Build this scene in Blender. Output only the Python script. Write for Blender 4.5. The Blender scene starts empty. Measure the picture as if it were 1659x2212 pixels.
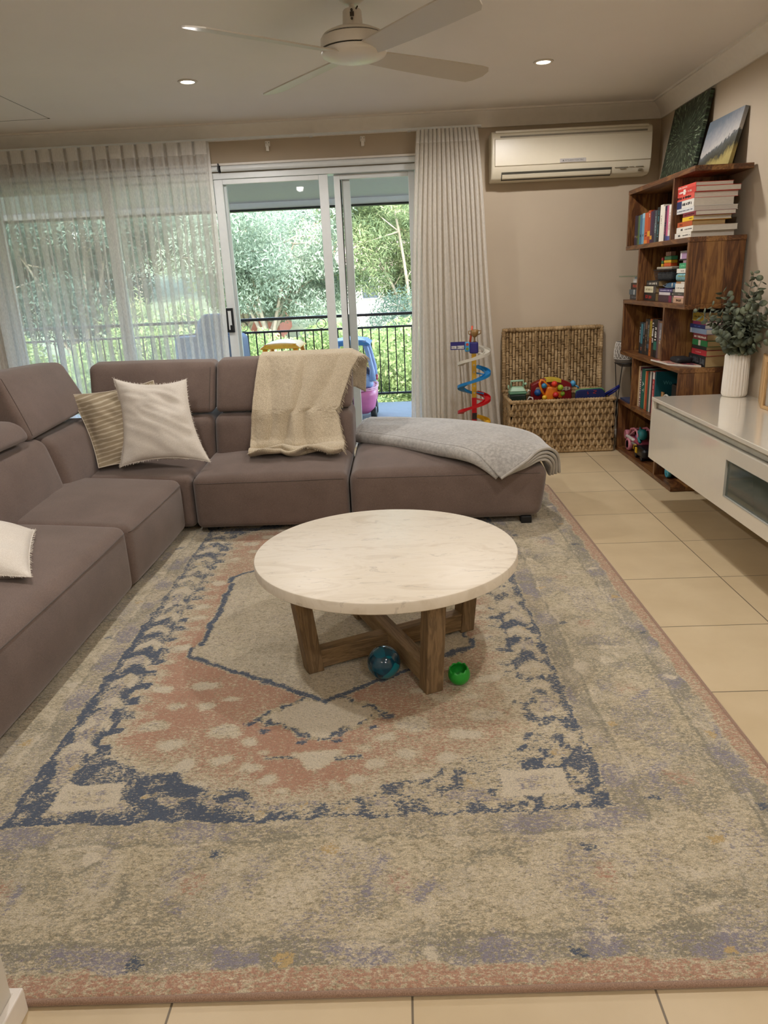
import bpy, math, random
import numpy as np
from mathutils import Vector, Matrix, noise, Euler
random.seed(7)
PI = math.pi
C = bpy.context.scene.collection
V = Vector

# ------------------------------------------------------------------ materials
def lin(c):
    return tuple((x/12.92 if x <= .04045 else ((x+.055)/1.055)**2.4) for x in c)
def hexc(h):
    h = h.lstrip('#'); return lin(tuple(int(h[i:i+2], 16)/255 for i in (0, 2, 4)))
MATS = {}
def newmat(name):
    m = bpy.data.materials.new(name); m.use_nodes = True
    nt = m.node_tree; nt.nodes.clear()
    out = nt.nodes.new('ShaderNodeOutputMaterial')
    return m, nt, out
def N(nt, t, **kw):
    n = nt.nodes.new(t)
    for k, v in kw.items():
        if k in n.inputs: n.inputs[k].default_value = v
        else: setattr(n, k, v)
    return n
def L(nt, a, b): nt.links.new(a, b)
def ramp(nt, fac, stops):
    r = nt.nodes.new('ShaderNodeValToRGB'); cr = r.color_ramp
    while len(cr.elements) < len(stops): cr.elements.new(0.5)
    for e, (p, c) in zip(cr.elements, stops):
        e.position = p; e.color = tuple(c)+(1,) if len(c) == 3 else c
    L(nt, fac, r.inputs[0]); return r.outputs[0]
def objco(nt, scale=(1, 1, 1), rot=(0, 0, 0)):
    tc = N(nt, 'ShaderNodeTexCoord'); mp = N(nt, 'ShaderNodeMapping')
    mp.inputs['Scale'].default_value = scale; mp.inputs['Rotation'].default_value = rot
    L(nt, tc.outputs['Object'], mp.inputs[0]); return mp.outputs[0]
def noisen(nt, co, scale, detail=3, rough=.55, dist=0):
    n = N(nt, 'ShaderNodeTexNoise'); n.inputs['Scale'].default_value = scale
    n.inputs['Detail'].default_value = detail; n.inputs['Roughness'].default_value = rough
    n.inputs['Distortion'].default_value = dist
    L(nt, co, n.inputs['Vector']); return n.outputs[0]
def bumpn(nt, h, strength, dist=.002):
    b = N(nt, 'ShaderNodeBump'); b.inputs['Strength'].default_value = strength
    b.inputs['Distance'].default_value = dist; L(nt, h, b.inputs['Height']); return b.outputs[0]
def mat(name, col, rough=.6, metal=0, var=.08, nscale=25, bump=0, bscale=120, spec=.5, coat=0, emit=0, stretch=(1, 1, 1), trans=0, sheen=0):
    if name in MATS: return MATS[name]
    m, nt, out = newmat(name)
    if isinstance(col, str): col = hexc(col)
    b = N(nt, 'ShaderNodeBsdfPrincipled')
    b.inputs['Roughness'].default_value = rough; b.inputs['Metallic'].default_value = metal
    b.inputs['Specular IOR Level'].default_value = spec; b.inputs['Coat Weight'].default_value = coat
    b.inputs['Coat Roughness'].default_value = .05
    b.inputs['Sheen Weight'].default_value = sheen
    co = objco(nt, stretch)
    if var > 0:
        n = noisen(nt, co, nscale)
        c = ramp(nt, n, [(.3, tuple(x*(1-var) for x in col)), (.7, tuple(min(1, x*(1+var)) for x in col))])
        L(nt, c, b.inputs['Base Color'])
    else: b.inputs['Base Color'].default_value = tuple(col)+(1,)
    if bump: L(nt, bumpn(nt, noisen(nt, co, bscale, 4), bump), b.inputs['Normal'])
    if emit:
        b.inputs['Emission Color'].default_value = tuple(col)+(1,); b.inputs['Emission Strength'].default_value = emit
    if trans:
        t = N(nt, 'ShaderNodeBsdfTranslucent'); mx = N(nt, 'ShaderNodeMixShader'); mx.inputs[0].default_value = trans
        t.inputs[0].default_value = tuple(col)+(1,)
        L(nt, b.outputs[0], mx.inputs[1]); L(nt, t.outputs[0], mx.inputs[2]); L(nt, mx.outputs[0], out.inputs[0])
    else: L(nt, b.outputs[0], out.inputs[0])
    MATS[name] = m; return m

def wood(name, dark, mid, light, axis='y', scale=1.0, rough=.38, plank=.11, coat=.15, pax=None):
    """grain along axis; tone changes from board to board"""
    if name in MATS: return MATS[name]
    m, nt, out = newmat(name)
    tc = N(nt, 'ShaderNodeTexCoord'); sep = N(nt, 'ShaderNodeSeparateXYZ'); L(nt, tc.outputs['Object'], sep.inputs[0])
    pa = pax or {'x': 'Y', 'y': 'X', 'z': 'Y'}[axis]
    dv = N(nt, 'ShaderNodeMath', operation='DIVIDE'); L(nt, sep.outputs[pa], dv.inputs[0]); dv.inputs[1].default_value = plank
    fl = N(nt, 'ShaderNodeMath', operation='FLOOR'); L(nt, dv.outputs[0], fl.inputs[0])
    wn = N(nt, 'ShaderNodeTexWhiteNoise', noise_dimensions='1D'); L(nt, fl.outputs[0], wn.inputs['W'])
    off = N(nt, 'ShaderNodeVectorMath', operation='SCALE'); L(nt, wn.outputs['Color'], off.inputs[0]); off.inputs['Scale'].default_value = 7
    add = N(nt, 'ShaderNodeVectorMath', operation='ADD'); L(nt, tc.outputs['Object'], add.inputs[0]); L(nt, off.outputs[0], add.inputs[1])
    mp = N(nt, 'ShaderNodeMapping'); s = {'x': (.12, 1, 1), 'y': (1, .12, 1), 'z': (1, 1, .12)}[axis]
    mp.inputs['Scale'].default_value = tuple(v*scale for v in s); L(nt, add.outputs[0], mp.inputs[0])
    n1 = noisen(nt, mp.outputs[0], 14, 4, .6, 1.6); n2 = noisen(nt, mp.outputs[0], 90, 3, .6, .3)
    w = N(nt, 'ShaderNodeMath', operation='SINE'); ml = N(nt, 'ShaderNodeMath', operation='MULTIPLY'); L(nt, n1, ml.inputs[0]); ml.inputs[1].default_value = 30
    L(nt, ml.outputs[0], w.inputs[0])
    ma = N(nt, 'ShaderNodeMath', operation='MULTIPLY_ADD'); L(nt, w.outputs[0], ma.inputs[0]); ma.inputs[1].default_value = .13; ma.inputs[2].default_value = 0.
    mb = N(nt, 'ShaderNodeMath', operation='MULTIPLY_ADD'); L(nt, n2, mb.inputs[0]); mb.inputs[1].default_value = .45; L(nt, ma.outputs[0], mb.inputs[2])
    mc = N(nt, 'ShaderNodeMath', operation='MULTIPLY_ADD'); L(nt, wn.outputs['Value'], mc.inputs[0]); mc.inputs[1].default_value = .45; L(nt, mb.outputs[0], mc.inputs[2])
    c = ramp(nt, mc.outputs[0], [(.12, hexc(dark)), (.42, hexc(mid)), (.8, hexc(light))])
    b = N(nt, 'ShaderNodeBsdfPrincipled'); b.inputs['Roughness'].default_value = rough; b.inputs['Coat Weight'].default_value = coat
    b.inputs['Coat Roughness'].default_value = .25
    L(nt, c, b.inputs['Base Color']); L(nt, bumpn(nt, n2, .15, .001), b.inputs['Normal']); L(nt, b.outputs[0], out.inputs[0])
    MATS[name] = m; return m

def glassmat(name, tint=(.965, .975, .97), refl=1.0):
    m, nt, out = newmat(name)
    t = N(nt, 'ShaderNodeBsdfTransparent'); t.inputs[0].default_value = tint+(1,)
    g = N(nt, 'ShaderNodeBsdfGlossy'); g.inputs['Roughness'].default_value = .02
    f = N(nt, 'ShaderNodeFresnel'); f.inputs[0].default_value = 1.45
    mu = N(nt, 'ShaderNodeMath', operation='MULTIPLY'); L(nt, f.outputs[0], mu.inputs[0]); mu.inputs[1].default_value = refl
    mx = N(nt, 'ShaderNodeMixShader'); L(nt, mu.outputs[0], mx.inputs[0]); L(nt, t.outputs[0], mx.inputs[1]); L(nt, g.outputs[0], mx.inputs[2])
    L(nt, mx.outputs[0], out.inputs[0]); return m

def sheer(name, col, opacity, transl=.45):
    m, nt, out = newmat(name); col = hexc(col)
    t = N(nt, 'ShaderNodeBsdfTransparent')
    d = N(nt, 'ShaderNodeBsdfDiffuse'); d.inputs[0].default_value = col+(1,)
    tl = N(nt, 'ShaderNodeBsdfTranslucent'); tl.inputs[0].default_value = col+(1,)
    m1 = N(nt, 'ShaderNodeMixShader'); m1.inputs[0].default_value = transl
    L(nt, d.outputs[0], m1.inputs[1]); L(nt, tl.outputs[0], m1.inputs[2])
    n = noisen(nt, objco(nt, (1, 1, .25)), 180, 2)
    mr = N(nt, 'ShaderNodeMapRange'); L(nt, n, mr.inputs[0]); mr.inputs[1].default_value = .3; mr.inputs[2].default_value = .7
    mr.inputs[3].default_value = opacity-.06; mr.inputs[4].default_value = opacity+.06
    m2 = N(nt, 'ShaderNodeMixShader'); L(nt, mr.outputs[0], m2.inputs[0]); L(nt, t.outputs[0], m2.inputs[1]); L(nt, m1.outputs[0], m2.inputs[2])
    L(nt, m2.outputs[0], out.inputs[0]); return m

# ------------------------------------------------------------------ mesh builder
class MB:
    def __init__(s): s.v = []; s.f = []; s.mi = []
    def add(s, vs, fs, mi=0):
        o = len(s.v); s.v += [tuple(v) for v in vs]
        s.f += [tuple(i+o for i in f) for f in fs]; s.mi += [mi]*len(fs); return s
    def box(s, a, b, mi=0, M=None):
        x0, y0, z0 = a; x1, y1, z1 = b
        vs = [V((x, y, z)) for z in (z0, z1) for (x, y) in ((x0, y0), (x1, y0), (x1, y1), (x0, y1))]
        if M: vs = [M @ v for v in vs]
        return s.add(vs, [(3, 2, 1, 0), (4, 5, 6, 7), (0, 1, 5, 4), (1, 2, 6, 5), (2, 3, 7, 6), (3, 0, 4, 7)], mi)
    def hexa(s, P, mi=0):
        return s.add(P, [(3, 2, 1, 0), (4, 5, 6, 7), (0, 1, 5, 4), (1, 2, 6, 5), (2, 3, 7, 6), (3, 0, 4, 7)], mi)
    def prism(s, poly, axis, a, b, mi=0):
        """poly of 2d points extruded along axis from a to b"""
        def mk(p, t):
            if axis == 'x': return (t, p[0], p[1])
            if axis == 'y': return (p[0], t, p[1])
            return (p[0], p[1], t)
        n = len(poly); vs = [mk(p, a) for p in poly]+[mk(p, b) for p in poly]
        fs = [(i, (i+1) % n, (i+1) % n+n, i+n) for i in range(n)]+[tuple(range(n))[::-1], tuple(range(n, 2*n))]
        return s.add(vs, fs, mi)
    def tube(s, path, r, n=8, mi=0, cap=True, closed=False):
        path = [V(p) for p in path]; k = len(path); rings = []
        rs = r if isinstance(r, (list, tuple)) else [r]*k
        up = V((0, 0, 1)); vs = []; prev = None
        for i, p in enumerate(path):
            if closed: t = path[(i+1) % k]-path[i-1]
            else: t = path[min(i+1, k-1)]-path[max(i-1, 0)]
            if t.length < 1e-9: t = V((0, 0, 1))
            t.normalize()
            if prev is None:
                a = t.cross(up)
                if a.length < .05: a = t.cross(V((1, 0, 0)))
            else:
                a = prev-t*prev.dot(t)
                if a.length < 1e-4: a = t.cross(up)
            a.normalize(); prev = a; b = t.cross(a)
            for j in range(n):
                an = 2*PI*j/n; vs.append(p+(a*math.cos(an)+b*math.sin(an))*rs[i])
        fs = []
        for i in range(k if closed else k-1):
            i2 = (i+1) % k
            for j in range(n): fs.append((i*n+j, i*n+(j+1) % n, i2*n+(j+1) % n, i2*n+j))
        if cap and not closed: fs += [tuple(range(n))[::-1], tuple((k-1)*n+j for j in range(n))]
        return s.add(vs, fs, mi)
    def cyl(s, c, r, h, n=24, mi=0, r2=None, axis='z'):
        d = {'x': V((1, 0, 0)), 'y': V((0, 1, 0)), 'z': V((0, 0, 1))}[axis]
        return s.tube([V(c), V(c)+d*h], [r, r if r2 is None else r2], n, mi)
    def lathe(s, prof, c=(0, 0, 0), n=32, mi=0, fn=None, M=None):
        vs = []
        for (r, z) in prof:
            for j in range(n):
                a = 2*PI*j/n; rr = fn(r, z, a) if fn else r
                v = V((rr*math.cos(a), rr*math.sin(a), z))
                if M: v = M @ v
                vs.append(v+V(c))
        k = len(prof); fs = [(i*n+j, i*n+(j+1) % n, (i+1)*n+(j+1) % n, (i+1)*n+j) for i in range(k-1) for j in range(n)]
        if prof[0][0] > 1e-6: fs.append(tuple(range(n))[::-1])
        if prof[-1][0] > 1e-6: fs.append(tuple((k-1)*n+j for j in range(n)))
        return s.add(vs, fs, mi)
    def ball(s, c, r, n=16, mi=0, sc=(1, 1, 1), M=None):
        prof = [(math.sin(PI*i/n), -math.cos(PI*i/n)) for i in range(n+1)]
        vs = []; m = n*2
        for (a, z) in prof:
            for j in range(m):
                t = 2*PI*j/m; v = V((a*math.cos(t)*sc[0], a*math.sin(t)*sc[1], z*sc[2]))*r
                if M: v = M @ v
                vs.append(v+V(c))
        fs = [(i*m+j, i*m+(j+1) % m, (i+1)*m+(j+1) % m, (i+1)*m+j) for i in range(n) for j in range(m)]
        return s.add(vs, fs, mi)
    def grid(s, fn, nu, nv, mi=0, thick=None):
        vs = [fn(i/(nu), j/(nv)) for j in range(nv+1) for i in range(nu+1)]
        w = nu+1; fs = [(j*w+i, j*w+i+1, (j+1)*w+i+1, (j+1)*w+i) for j in range(nv) for i in range(nu)]
        return s.add(vs, fs, mi)
    def soft(s, P, r=.05, n=10, crown=(0, 0, 0, 0, 0, 0), mi=0, wr=0, seed=0):
        """rounded cushion filling the hexahedron P; crown bulges -x +x -y +y -z +z faces"""
        P = [V(p) for p in P]
        ax = [((P[1]-P[0])+(P[5]-P[4])).length/2, ((P[3]-P[0])+(P[7]-P[4])).length/2, ((P[4]-P[0])+(P[6]-P[2])).length/2]
        h = [a/2 for a in ax]; r = min(r, min(h)*.98)
        def tri(u, v, w):
            q = [P[0].lerp(P[1], u), P[3].lerp(P[2], u), P[4].lerp(P[5], u), P[7].lerp(P[6], u)]
            return q[0].lerp(q[1], v).lerp(q[2].lerp(q[3], v), w)
        def warp(t, hh):   # denser near the ends
            e = 1.4*r/hh if hh > 0 else .5; e = min(e, .6)
            k = (n//3)/n
            if t < k: return -1+e*(t/k)
            if t > 1-k: return 1-e*((1-t)/k)
            return -1+e+(2-2*e)*(t-k)/(1-2*k)
        def pt(u, v, w):
            p = [u*h[0], v*h[1], w*h[2]]
            inn = [max(-(h[i]-r), min(h[i]-r, p[i])) for i in range(3)]
            d = V([p[i]-inn[i] for i in range(3)])
            if d.length > 1e-9: d.normalize()
            q = [inn[i]+d[i]*r for i in range(3)]
            n3 = [q[i]/h[i] for i in range(3)]
            cr = [0, 0, 0]
            bx, by, bz = [max(0, 1-a*a)**.8 for a in n3]
            cr[0] = (crown[1] if n3[0] > 0 else -crown[0])*by*bz*abs(n3[0])**2
            cr[1] = (crown[3] if n3[1] > 0 else -crown[2])*bx*bz*abs(n3[1])**2
            cr[2] = (crown[5] if n3[2] > 0 else -crown[4])*bx*by*abs(n3[2])**2
            out = tri(*[(n3[i]+cr[i]/h[i])/2+.5 for i in range(3)])
            if wr:
                out = out+V((0, 0, 1))*wr*(noise.noise(out*9+V((seed, 0, 0)))+.6*noise.noise(out*23+V((seed, 0, 0))))
            return out
        s._pt = pt
        ws = [[warp(i/n, h[a]) for i in range(n+1)] for a in range(3)]
        idx = {}; vs = []; fs = []
        def gv(a, b, c):
            k = (a, b, c)
            if k not in idx: idx[k] = len(vs); vs.append(pt(ws[0][a], ws[1][b], ws[2][c]))
            return idx[k]
        for a in range(n):
            for b in range(n):
                fs.append((gv(a, b, 0), gv(a, b+1, 0), gv(a+1, b+1, 0), gv(a+1, b, 0)))
                fs.append((gv(a, b, n), gv(a+1, b, n), gv(a+1, b+1, n), gv(a, b+1, n)))
                fs.append((gv(a, 0, b), gv(a+1, 0, b), gv(a+1, 0, b+1), gv(a, 0, b+1)))
                fs.append((gv(a, n, b), gv(a, n, b+1), gv(a+1, n, b+1), gv(a+1, n, b)))
                fs.append((gv(0, a, b), gv(0, a, b+1), gv(0, a+1, b+1), gv(0, a+1, b)))
                fs.append((gv(n, a, b), gv(n, a+1, b), gv(n, a+1, b+1), gv(n, a, b+1)))
        return s.add(vs, fs, mi)
    def build(s, name, mats, parent=None, smooth=False, bevel=0, sub=0, solid=0, auto=None, loc=None):
        me = bpy.data.meshes.new(name)
        vs = s.v
        if loc is not None: vs = [(x-loc[0], y-loc[1], z-loc[2]) for x, y, z in vs]
        me.from_pydata(vs, [], s.f)
        if not isinstance(mats, (list, tuple)): mats = [mats]
        for m in mats: me.materials.append(m)
        if len(mats) > 1: me.polygons.foreach_set('material_index', s.mi)
        if smooth or auto: me.polygons.foreach_set('use_smooth', [True]*len(me.polygons))
        if auto: me.set_sharp_from_angle(angle=math.radians(auto))
        me.validate(); me.update()
        o = bpy.data.objects.new(name, me); C.objects.link(o)
        if loc is not None: o.location = loc
        if parent is not None:
            o.parent = parent; wl = V((0, 0, 0)); q = parent
            while q is not None: wl = wl+q.location; q = q.parent
            o.location = V(loc or (0, 0, 0))-wl
        if solid:
            m = o.modifiers.new('thickness', 'SOLIDIFY'); m.thickness = solid; m.offset = 0
        if bevel:
            m = o.modifiers.new('bevel', 'BEVEL'); m.width = bevel; m.segments = 2; m.limit_method = 'ANGLE'; m.angle_limit = .6
        if sub:
            m = o.modifiers.new('sub', 'SUBSURF'); m.levels = sub; m.render_levels = sub
        return o

def tag(o, label=None, cat=None, group=None, kind=None):
    if label: o['label'] = label
    if cat: o['category'] = cat
    if group: o['group'] = group
    if kind: o['kind'] = kind
    return o
def empty(name, loc, label, cat, group=None, kind=None):
    o = bpy.data.objects.new(name, None); C.objects.link(o); o.location = loc; o.empty_display_size = .1
    return tag(o, label, cat, group, kind)
# parts are modelled in world coordinates; build() subtracts the (unrotated) parent's place
def text(name, body, size, mtl, parent, M, ext=.0004, align='CENTER'):
    cu = bpy.data.curves.new(name, 'FONT'); cu.body = body; cu.size = size; cu.extrude = ext; cu.align_x = align; cu.align_y = 'CENTER'
    cu.materials.append(mtl)
    tmp = bpy.data.objects.new('tmp', cu); me = bpy.data.meshes.new_from_object(tmp); me.name = name
    bpy.data.objects.remove(tmp); bpy.data.curves.remove(cu)
    o = bpy.data.objects.new(name, me); C.objects.link(o); o.parent = parent
    o.matrix_local = M
    return o
def frame_mat(origin, xdir, ydir):
    x = V(xdir).normalized(); y = V(ydir).normalized(); z = x.cross(y)
    M = Matrix((x, y, z)).transposed().to_4x4(); M.translation = V(origin); return M
def sstep(a, b, x):
    t = max(0, min(1, (x-a)/(b-a))); return t*t*(3-2*t)
def catmull(net, u, v):
    """smooth surface through a net of 3d control points (rows = v)"""
    def cr(p0, p1, p2, p3, t):
        return .5*((2*p1)+(p2-p0)*t+(2*p0-5*p1+4*p2-p3)*t*t+(3*p1-p0-3*p2+p3)*t*t*t)
    def line(ps, t):
        n = len(ps)-1; f = min(t*n, n-1e-6); i = int(f); f -= i
        g = lambda k: ps[max(0, min(n, k))]
        return cr(g(i-1), g(i), g(i+1), g(i+2), f)
    return line([line(r, u) for r in net], v)

# ------------------------------------------------------------------ palette
M_wall = mat('warm wall paint', '#bfb09a', .85, var=.03, nscale=3, bump=.05, bscale=200)
M_ceil = mat('ceiling paint', '#ece6e0', .55, var=.02, nscale=2, bump=.03, bscale=160)
M_trim = mat('white trim paint', '#ece6dd', .5, var=.02)
M_alu = mat('white powder coat', '#dfe3e3', .35, var=.02)
M_dark = mat('black plastic', '#15161a', .4)
M_gloss = mat('cream white gloss lacquer', '#e6dfd0', .12, var=.01, coat=1.0)
M_glass = glassmat('window glass', refl=.4)
M_sofa = None
def fabric(name, c1, c2, scale=900, rough=.95, bump=.35, sheen=.3, big=.06):
    if name in MATS: return MATS[name]
    m, nt, out = newmat(name); co = objco(nt)
    n = noisen(nt, co, scale, 2, .7); n2 = noisen(nt, co, 6, 3)
    add = N(nt, 'ShaderNodeMath', operation='MULTIPLY_ADD'); L(nt, n2, add.inputs[0]); add.inputs[1].default_value = big*4
    L(nt, n, add.inputs[2])
    c = ramp(nt, add.outputs[0], [(.42+big*1.2, hexc(c1)), (.66+big*2, hexc(c2))])
    b = N(nt, 'ShaderNodeBsdfPrincipled'); b.inputs['Roughness'].default_value = rough; b.inputs['Sheen Weight'].default_value = sheen
    b.inputs['Specular IOR Level'].default_value = .15
    L(nt, c, b.inputs['Base Color']); L(nt, bumpn(nt, n, bump, .0012), b.inputs['Normal']); L(nt, b.outputs[0], out.inputs[0])
    MATS[name] = m; return m
M_sofa = fabric('mauve brown woven upholstery', '#5f5048', '#85736a', 700)
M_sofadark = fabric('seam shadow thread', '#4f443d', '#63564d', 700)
M_cream = fabric('cream linen', '#cfc4b0', '#e6dccb', 400, sheen=.1)
M_white = fabric('off white linen', '#d5ccbf', '#ece6dc', 400, sheen=.1)
M_throw = fabric('chunky cream knit', '#b3a48a', '#ddd0b6', 260, bump=1.0)
M_grey = fabric('pale grey fleece', '#9d9a95', '#bcb9b3', 60, bump=.15, sheen=.6, big=.12)
W1, W2, W3 = '#2a150a', '#5f391e', '#93693a'
M_shelfY = wood('sheesham boards lengthwise', W1, W2, W3, 'y')
M_shelfZ = wood('sheesham boards upright', W1, W2, W3, 'z', pax='X')
M_leg = wood('weathered grey brown timber', '#6f5a40', '#8f7655', '#aa9270', 'z', 1.6, .7, .5, 0)
M_legx = wood('weathered timber stretcher', '#6f5a40', '#8f7655', '#aa9270', 'x', 1.6, .7, .5, 0)
M_oak = wood('pale oak', '#a07a4c', '#bd9765', '#d0ad7c', 'z', 1.2, .55, .5, 0)

# ------------------------------------------------------------------ room
XR, YB, ZC = 1.881, 5.77, 2.38
XL, YF = -3.3, -3.4
def struct(o, name=None): o['kind'] = 'structure'; return o

# floor with 450 mm tiles
def tile_material():
    m, nt, out = newmat('cream floor tiles with grey grout')
    tc = N(nt, 'ShaderNodeTexCoord'); sp = N(nt, 'ShaderNodeSeparateXYZ'); L(nt, tc.outputs['Object'], sp.inputs[0])
    edges = []; cells = []
    for ax, o in (('X', .8758), ('Y', 4.2769)):
        s = N(nt, 'ShaderNodeMath', operation='SUBTRACT'); L(nt, sp.outputs[ax], s.inputs[0]); s.inputs[1].default_value = o-.45*20
        d = N(nt, 'ShaderNodeMath', operation='DIVIDE'); L(nt, s.outputs[0], d.inputs[0]); d.inputs[1].default_value = .45
        fr = N(nt, 'ShaderNodeMath', operation='FRACT'); L(nt, d.outputs[0], fr.inputs[0])
        pp = N(nt, 'ShaderNodeMath', operation='PINGPONG'); L(nt, d.outputs[0], pp.inputs[0]); pp.inputs[1].default_value = .5
        edges.append(pp.outputs[0])
        f = N(nt, 'ShaderNodeMath', operation='FLOOR'); L(nt, d.outputs[0], f.inputs[0]); cells.append(f.outputs[0])
    mn = N(nt, 'ShaderNodeMath', operation='MINIMUM'); L(nt, edges[0], mn.inputs[0]); L(nt, edges[1], mn.inputs[1])
    ms = N(nt, 'ShaderNodeMapRange'); L(nt, mn.outputs[0], ms.inputs[0]); ms.inputs[1].default_value = .0035; ms.inputs[2].default_value = .006
    cb = N(nt, 'ShaderNodeCombineXYZ'); L(nt, cells[0], cb.inputs[0]); L(nt, cells[1], cb.inputs[1])
    wn = N(nt, 'ShaderNodeTexWhiteNoise', noise_dimensions='3D'); L(nt, cb.outputs[0], wn.inputs[0])
    n = noisen(nt, tc.outputs['Object'], 5, 4); 
    a = N(nt, 'ShaderNodeMath', operation='MULTIPLY_ADD'); L(nt, wn.outputs['Value'], a.inputs[0]); a.inputs[1].default_value = .25; L(nt, n, a.inputs[2])
    c = ramp(nt, a.outputs[0], [(.35, hexc('#c4b08c')), (.9, hexc('#d2bf9c'))])
    mx = N(nt, 'ShaderNodeMix', data_type='RGBA'); L(nt, ms.outputs[0], mx.inputs[0]); mx.inputs[6].default_value = hexc('#6f6350')+(1,); L(nt, c, mx.inputs[7])
    b = N(nt, 'ShaderNodeBsdfPrincipled'); b.inputs['Roughness'].default_value = .42
    L(nt, mx.outputs[2], b.inputs['Base Color']); L(nt, bumpn(nt, ms.outputs[0], .4, .001), b.inputs['Normal']); L(nt, b.outputs[0], out.inputs[0])
    return m
struct(MB().box((XL-.1, YF-.1, -.12), (XR+.1, YB+.12, 0)).build('floor', tile_material()))
struct(MB().box((XL-.1, YF-.1, ZC), (XR+.1, YB+.12, ZC+.12)).build('ceiling', M_ceil))
struct(MB().box((XR, YF-.1, 0), (XR+.1, YB+.12, ZC)).build('wall_right', M_wall))
struct(MB().box((XL-.1, YF-.1, 0), (XL, YB+.12, ZC)).build('wall_left', M_wall))
struct(MB().box((XL, YF-.1, 0), (XR, YF, ZC)).build('wall_front', M_wall))
OX0, OX1, OZ = -3.1, .17, 2.07       # opening for the sliding doors
mb = MB(); mb.box((XL, YB, 0), (OX0, YB+.12, ZC)); mb.box((OX1, YB, 0), (XR, YB+.12, ZC)); mb.box((OX0, YB, OZ), (OX1, YB+.12, ZC))
struct(mb.build('wall_back', M_wall))
# wall nib at the camera's left
struct(MB().box((-2.4, -.2, 0), (-.758, .99, ZC)).build('wall_corner', mat('nib wall paint', '#d8d3c8', .7, var=.02)))
mb = MB(); mb.prism([(-2.4, .99), (-.742, .99), (-.742, -.2), (-.742-.016, -.2), (-.758, .99), (-.758, 1.005), (-2.4, 1.005)][:0] or [(-2.4, .99), (-.758, .99), (-.758, -.2), (-.742, -.2), (-.742, 1.005), (-2.4, 1.005)], 'z', 0, .056)
struct(mb.build('baseboard_corner', M_trim, bevel=.003))
# cornice: cove profile along back and right walls
cov = []
for i in range(7):
    a = PI/2*i/6; cov.append((.085*(1-math.sin(a))*.9, .095*(1-math.cos(a))*.95))
prof_b = [(YB, ZC), (YB-.10, ZC), (YB-.10, ZC-.012), (YB-.085, ZC-.012)]+[(YB-.012-.068*(1-i/6)**1.6, ZC-.018-.075*(i/6)**1.1) for i in range(7)]+[(YB-.012, ZC-.104), (YB, ZC-.104)]
mb = MB(); n = len(prof_b)
def cornice(profile_of, name):
    pts = []
for nm in ('back', 'right'):
    mb = MB()
    vs0 = []; vs1 = []
    for (y, z) in prof_b:
        d = YB-y
        if nm == 'back': vs0.append((XL, y, z)); vs1.append((XR-d, y, z))
        else: vs0.append((XR-d, YB-d, z)); vs1.append((XR-d, YF, z))
    fs = [(i, (i+1) % n, (i+1) % n+n, i+n) for i in range(n)]+[tuple(range(n))[::-1], tuple(range(n, 2*n))]
    mb.add(vs0+vs1, fs); struct(mb.build('trim_cornice_'+nm, M_trim, auto=35))
struct(MB().box((OX1, YB-.014, 0), (XR, YB, .07)).build('baseboard_back', M_trim, bevel=.003))
struct(MB().box((XR-.014, YF, 0), (XR, YB-.014, .07)).build('baseboard_right', M_trim, bevel=.003))
# manhole cover outline in the ceiling
mb = MB(); mb.box((-2.85, 4.67, ZC-.0025), (-2.262, 5.27, ZC)); hatch = mb.build('ceiling_hatch', M_ceil)
mb = MB(); mb.box((-2.86, 5.271, ZC-.003), (-2.25, 5.277, ZC)); mb.box((-2.258, 4.66, ZC-.0012), (-2.255, 5.27, ZC)); mb.build('edge_gap', mat('hatch gap paint', '#6f6a64', .6, var=.01), hatch)
tag(hatch, 'square access hatch flush in the ceiling above the left curtain', 'hatch')

# ------------------------------------------------------------------ sliding doors
def framebox(mb, x0, x1, z0, z1, y0, y1, w, wb=None, wt=None):
    wb = wb or w; wt = wt or w
    mb.box((x0, y0, z0), (x0+w, y1, z1)); mb.box((x1-w, y0, z0), (x1, y1, z1))
    mb.box((x0+w, y0, z0), (x1-w, y1, z0+wb)); mb.box((x0+w, y0, z1-wt), (x1-w, y1, z1))
mb = MB(); framebox(mb, OX0, OX1, 0, OZ, YB-.012, YB+.12, .035, .02, .042)
fr = struct(mb.build('door_1', M_alu, bevel=.003))
def leaf(x0, x1, y, name, sw=.07, handle=False):
    mb = MB(); framebox(mb, x0, x1, .022, 2.026, y, y+.032, sw, .08, .034)
    o = struct(mb.build(name, M_alu, bevel=.004))
    MB().box((x0+sw-.005, y+.013, .1), (x1-sw+.005, y+.018, 1.995)).build('glass_pane', M_glass, o)
    return o
leaf(-3.06, -2.12, YB+.075, 'door_2')
leaf(-2.19, -1.25, YB+.035, 'door_3')
struct(MB().box((-2.135, YB-.008, .02), (-2.085, YB+.03, OZ-.045)).build('trim_1', M_alu, bevel=.003))
d4 = leaf(-1.335, -.50, YB-.002, 'door_4', .066)
d5 = leaf(-.46, .13, YB+.035, 'door_5', .045)
struct(MB().box((-.405, YB+.07, .02), (-.345, YB+.10, OZ-.045)).build('trim_2', M_alu, bevel=.003))
struct(MB().box((-.43, YB+.072, .02), (-.41, YB+.10, OZ-.045)).build('trim_3', M_dark))
# black latch on the sliding leaf
mb = MB(); mb.box((-1.347, YB-.024, .945), (-1.285, YB-.002, 1.125)); mb.box((-1.342, YB-.040, .965), (-1.328, YB-.024, 1.105)); mb.box((-1.315, YB-.030, .955), (-1.292, YB-.024, 1.0))
mb.build('latch_handle', M_dark, d4, bevel=.003)
MB().box((-1.324, YB-.0275, .965), (-1.300, YB-.0242, 1.105)).build('latch_plate', M_alu, d4)

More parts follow.
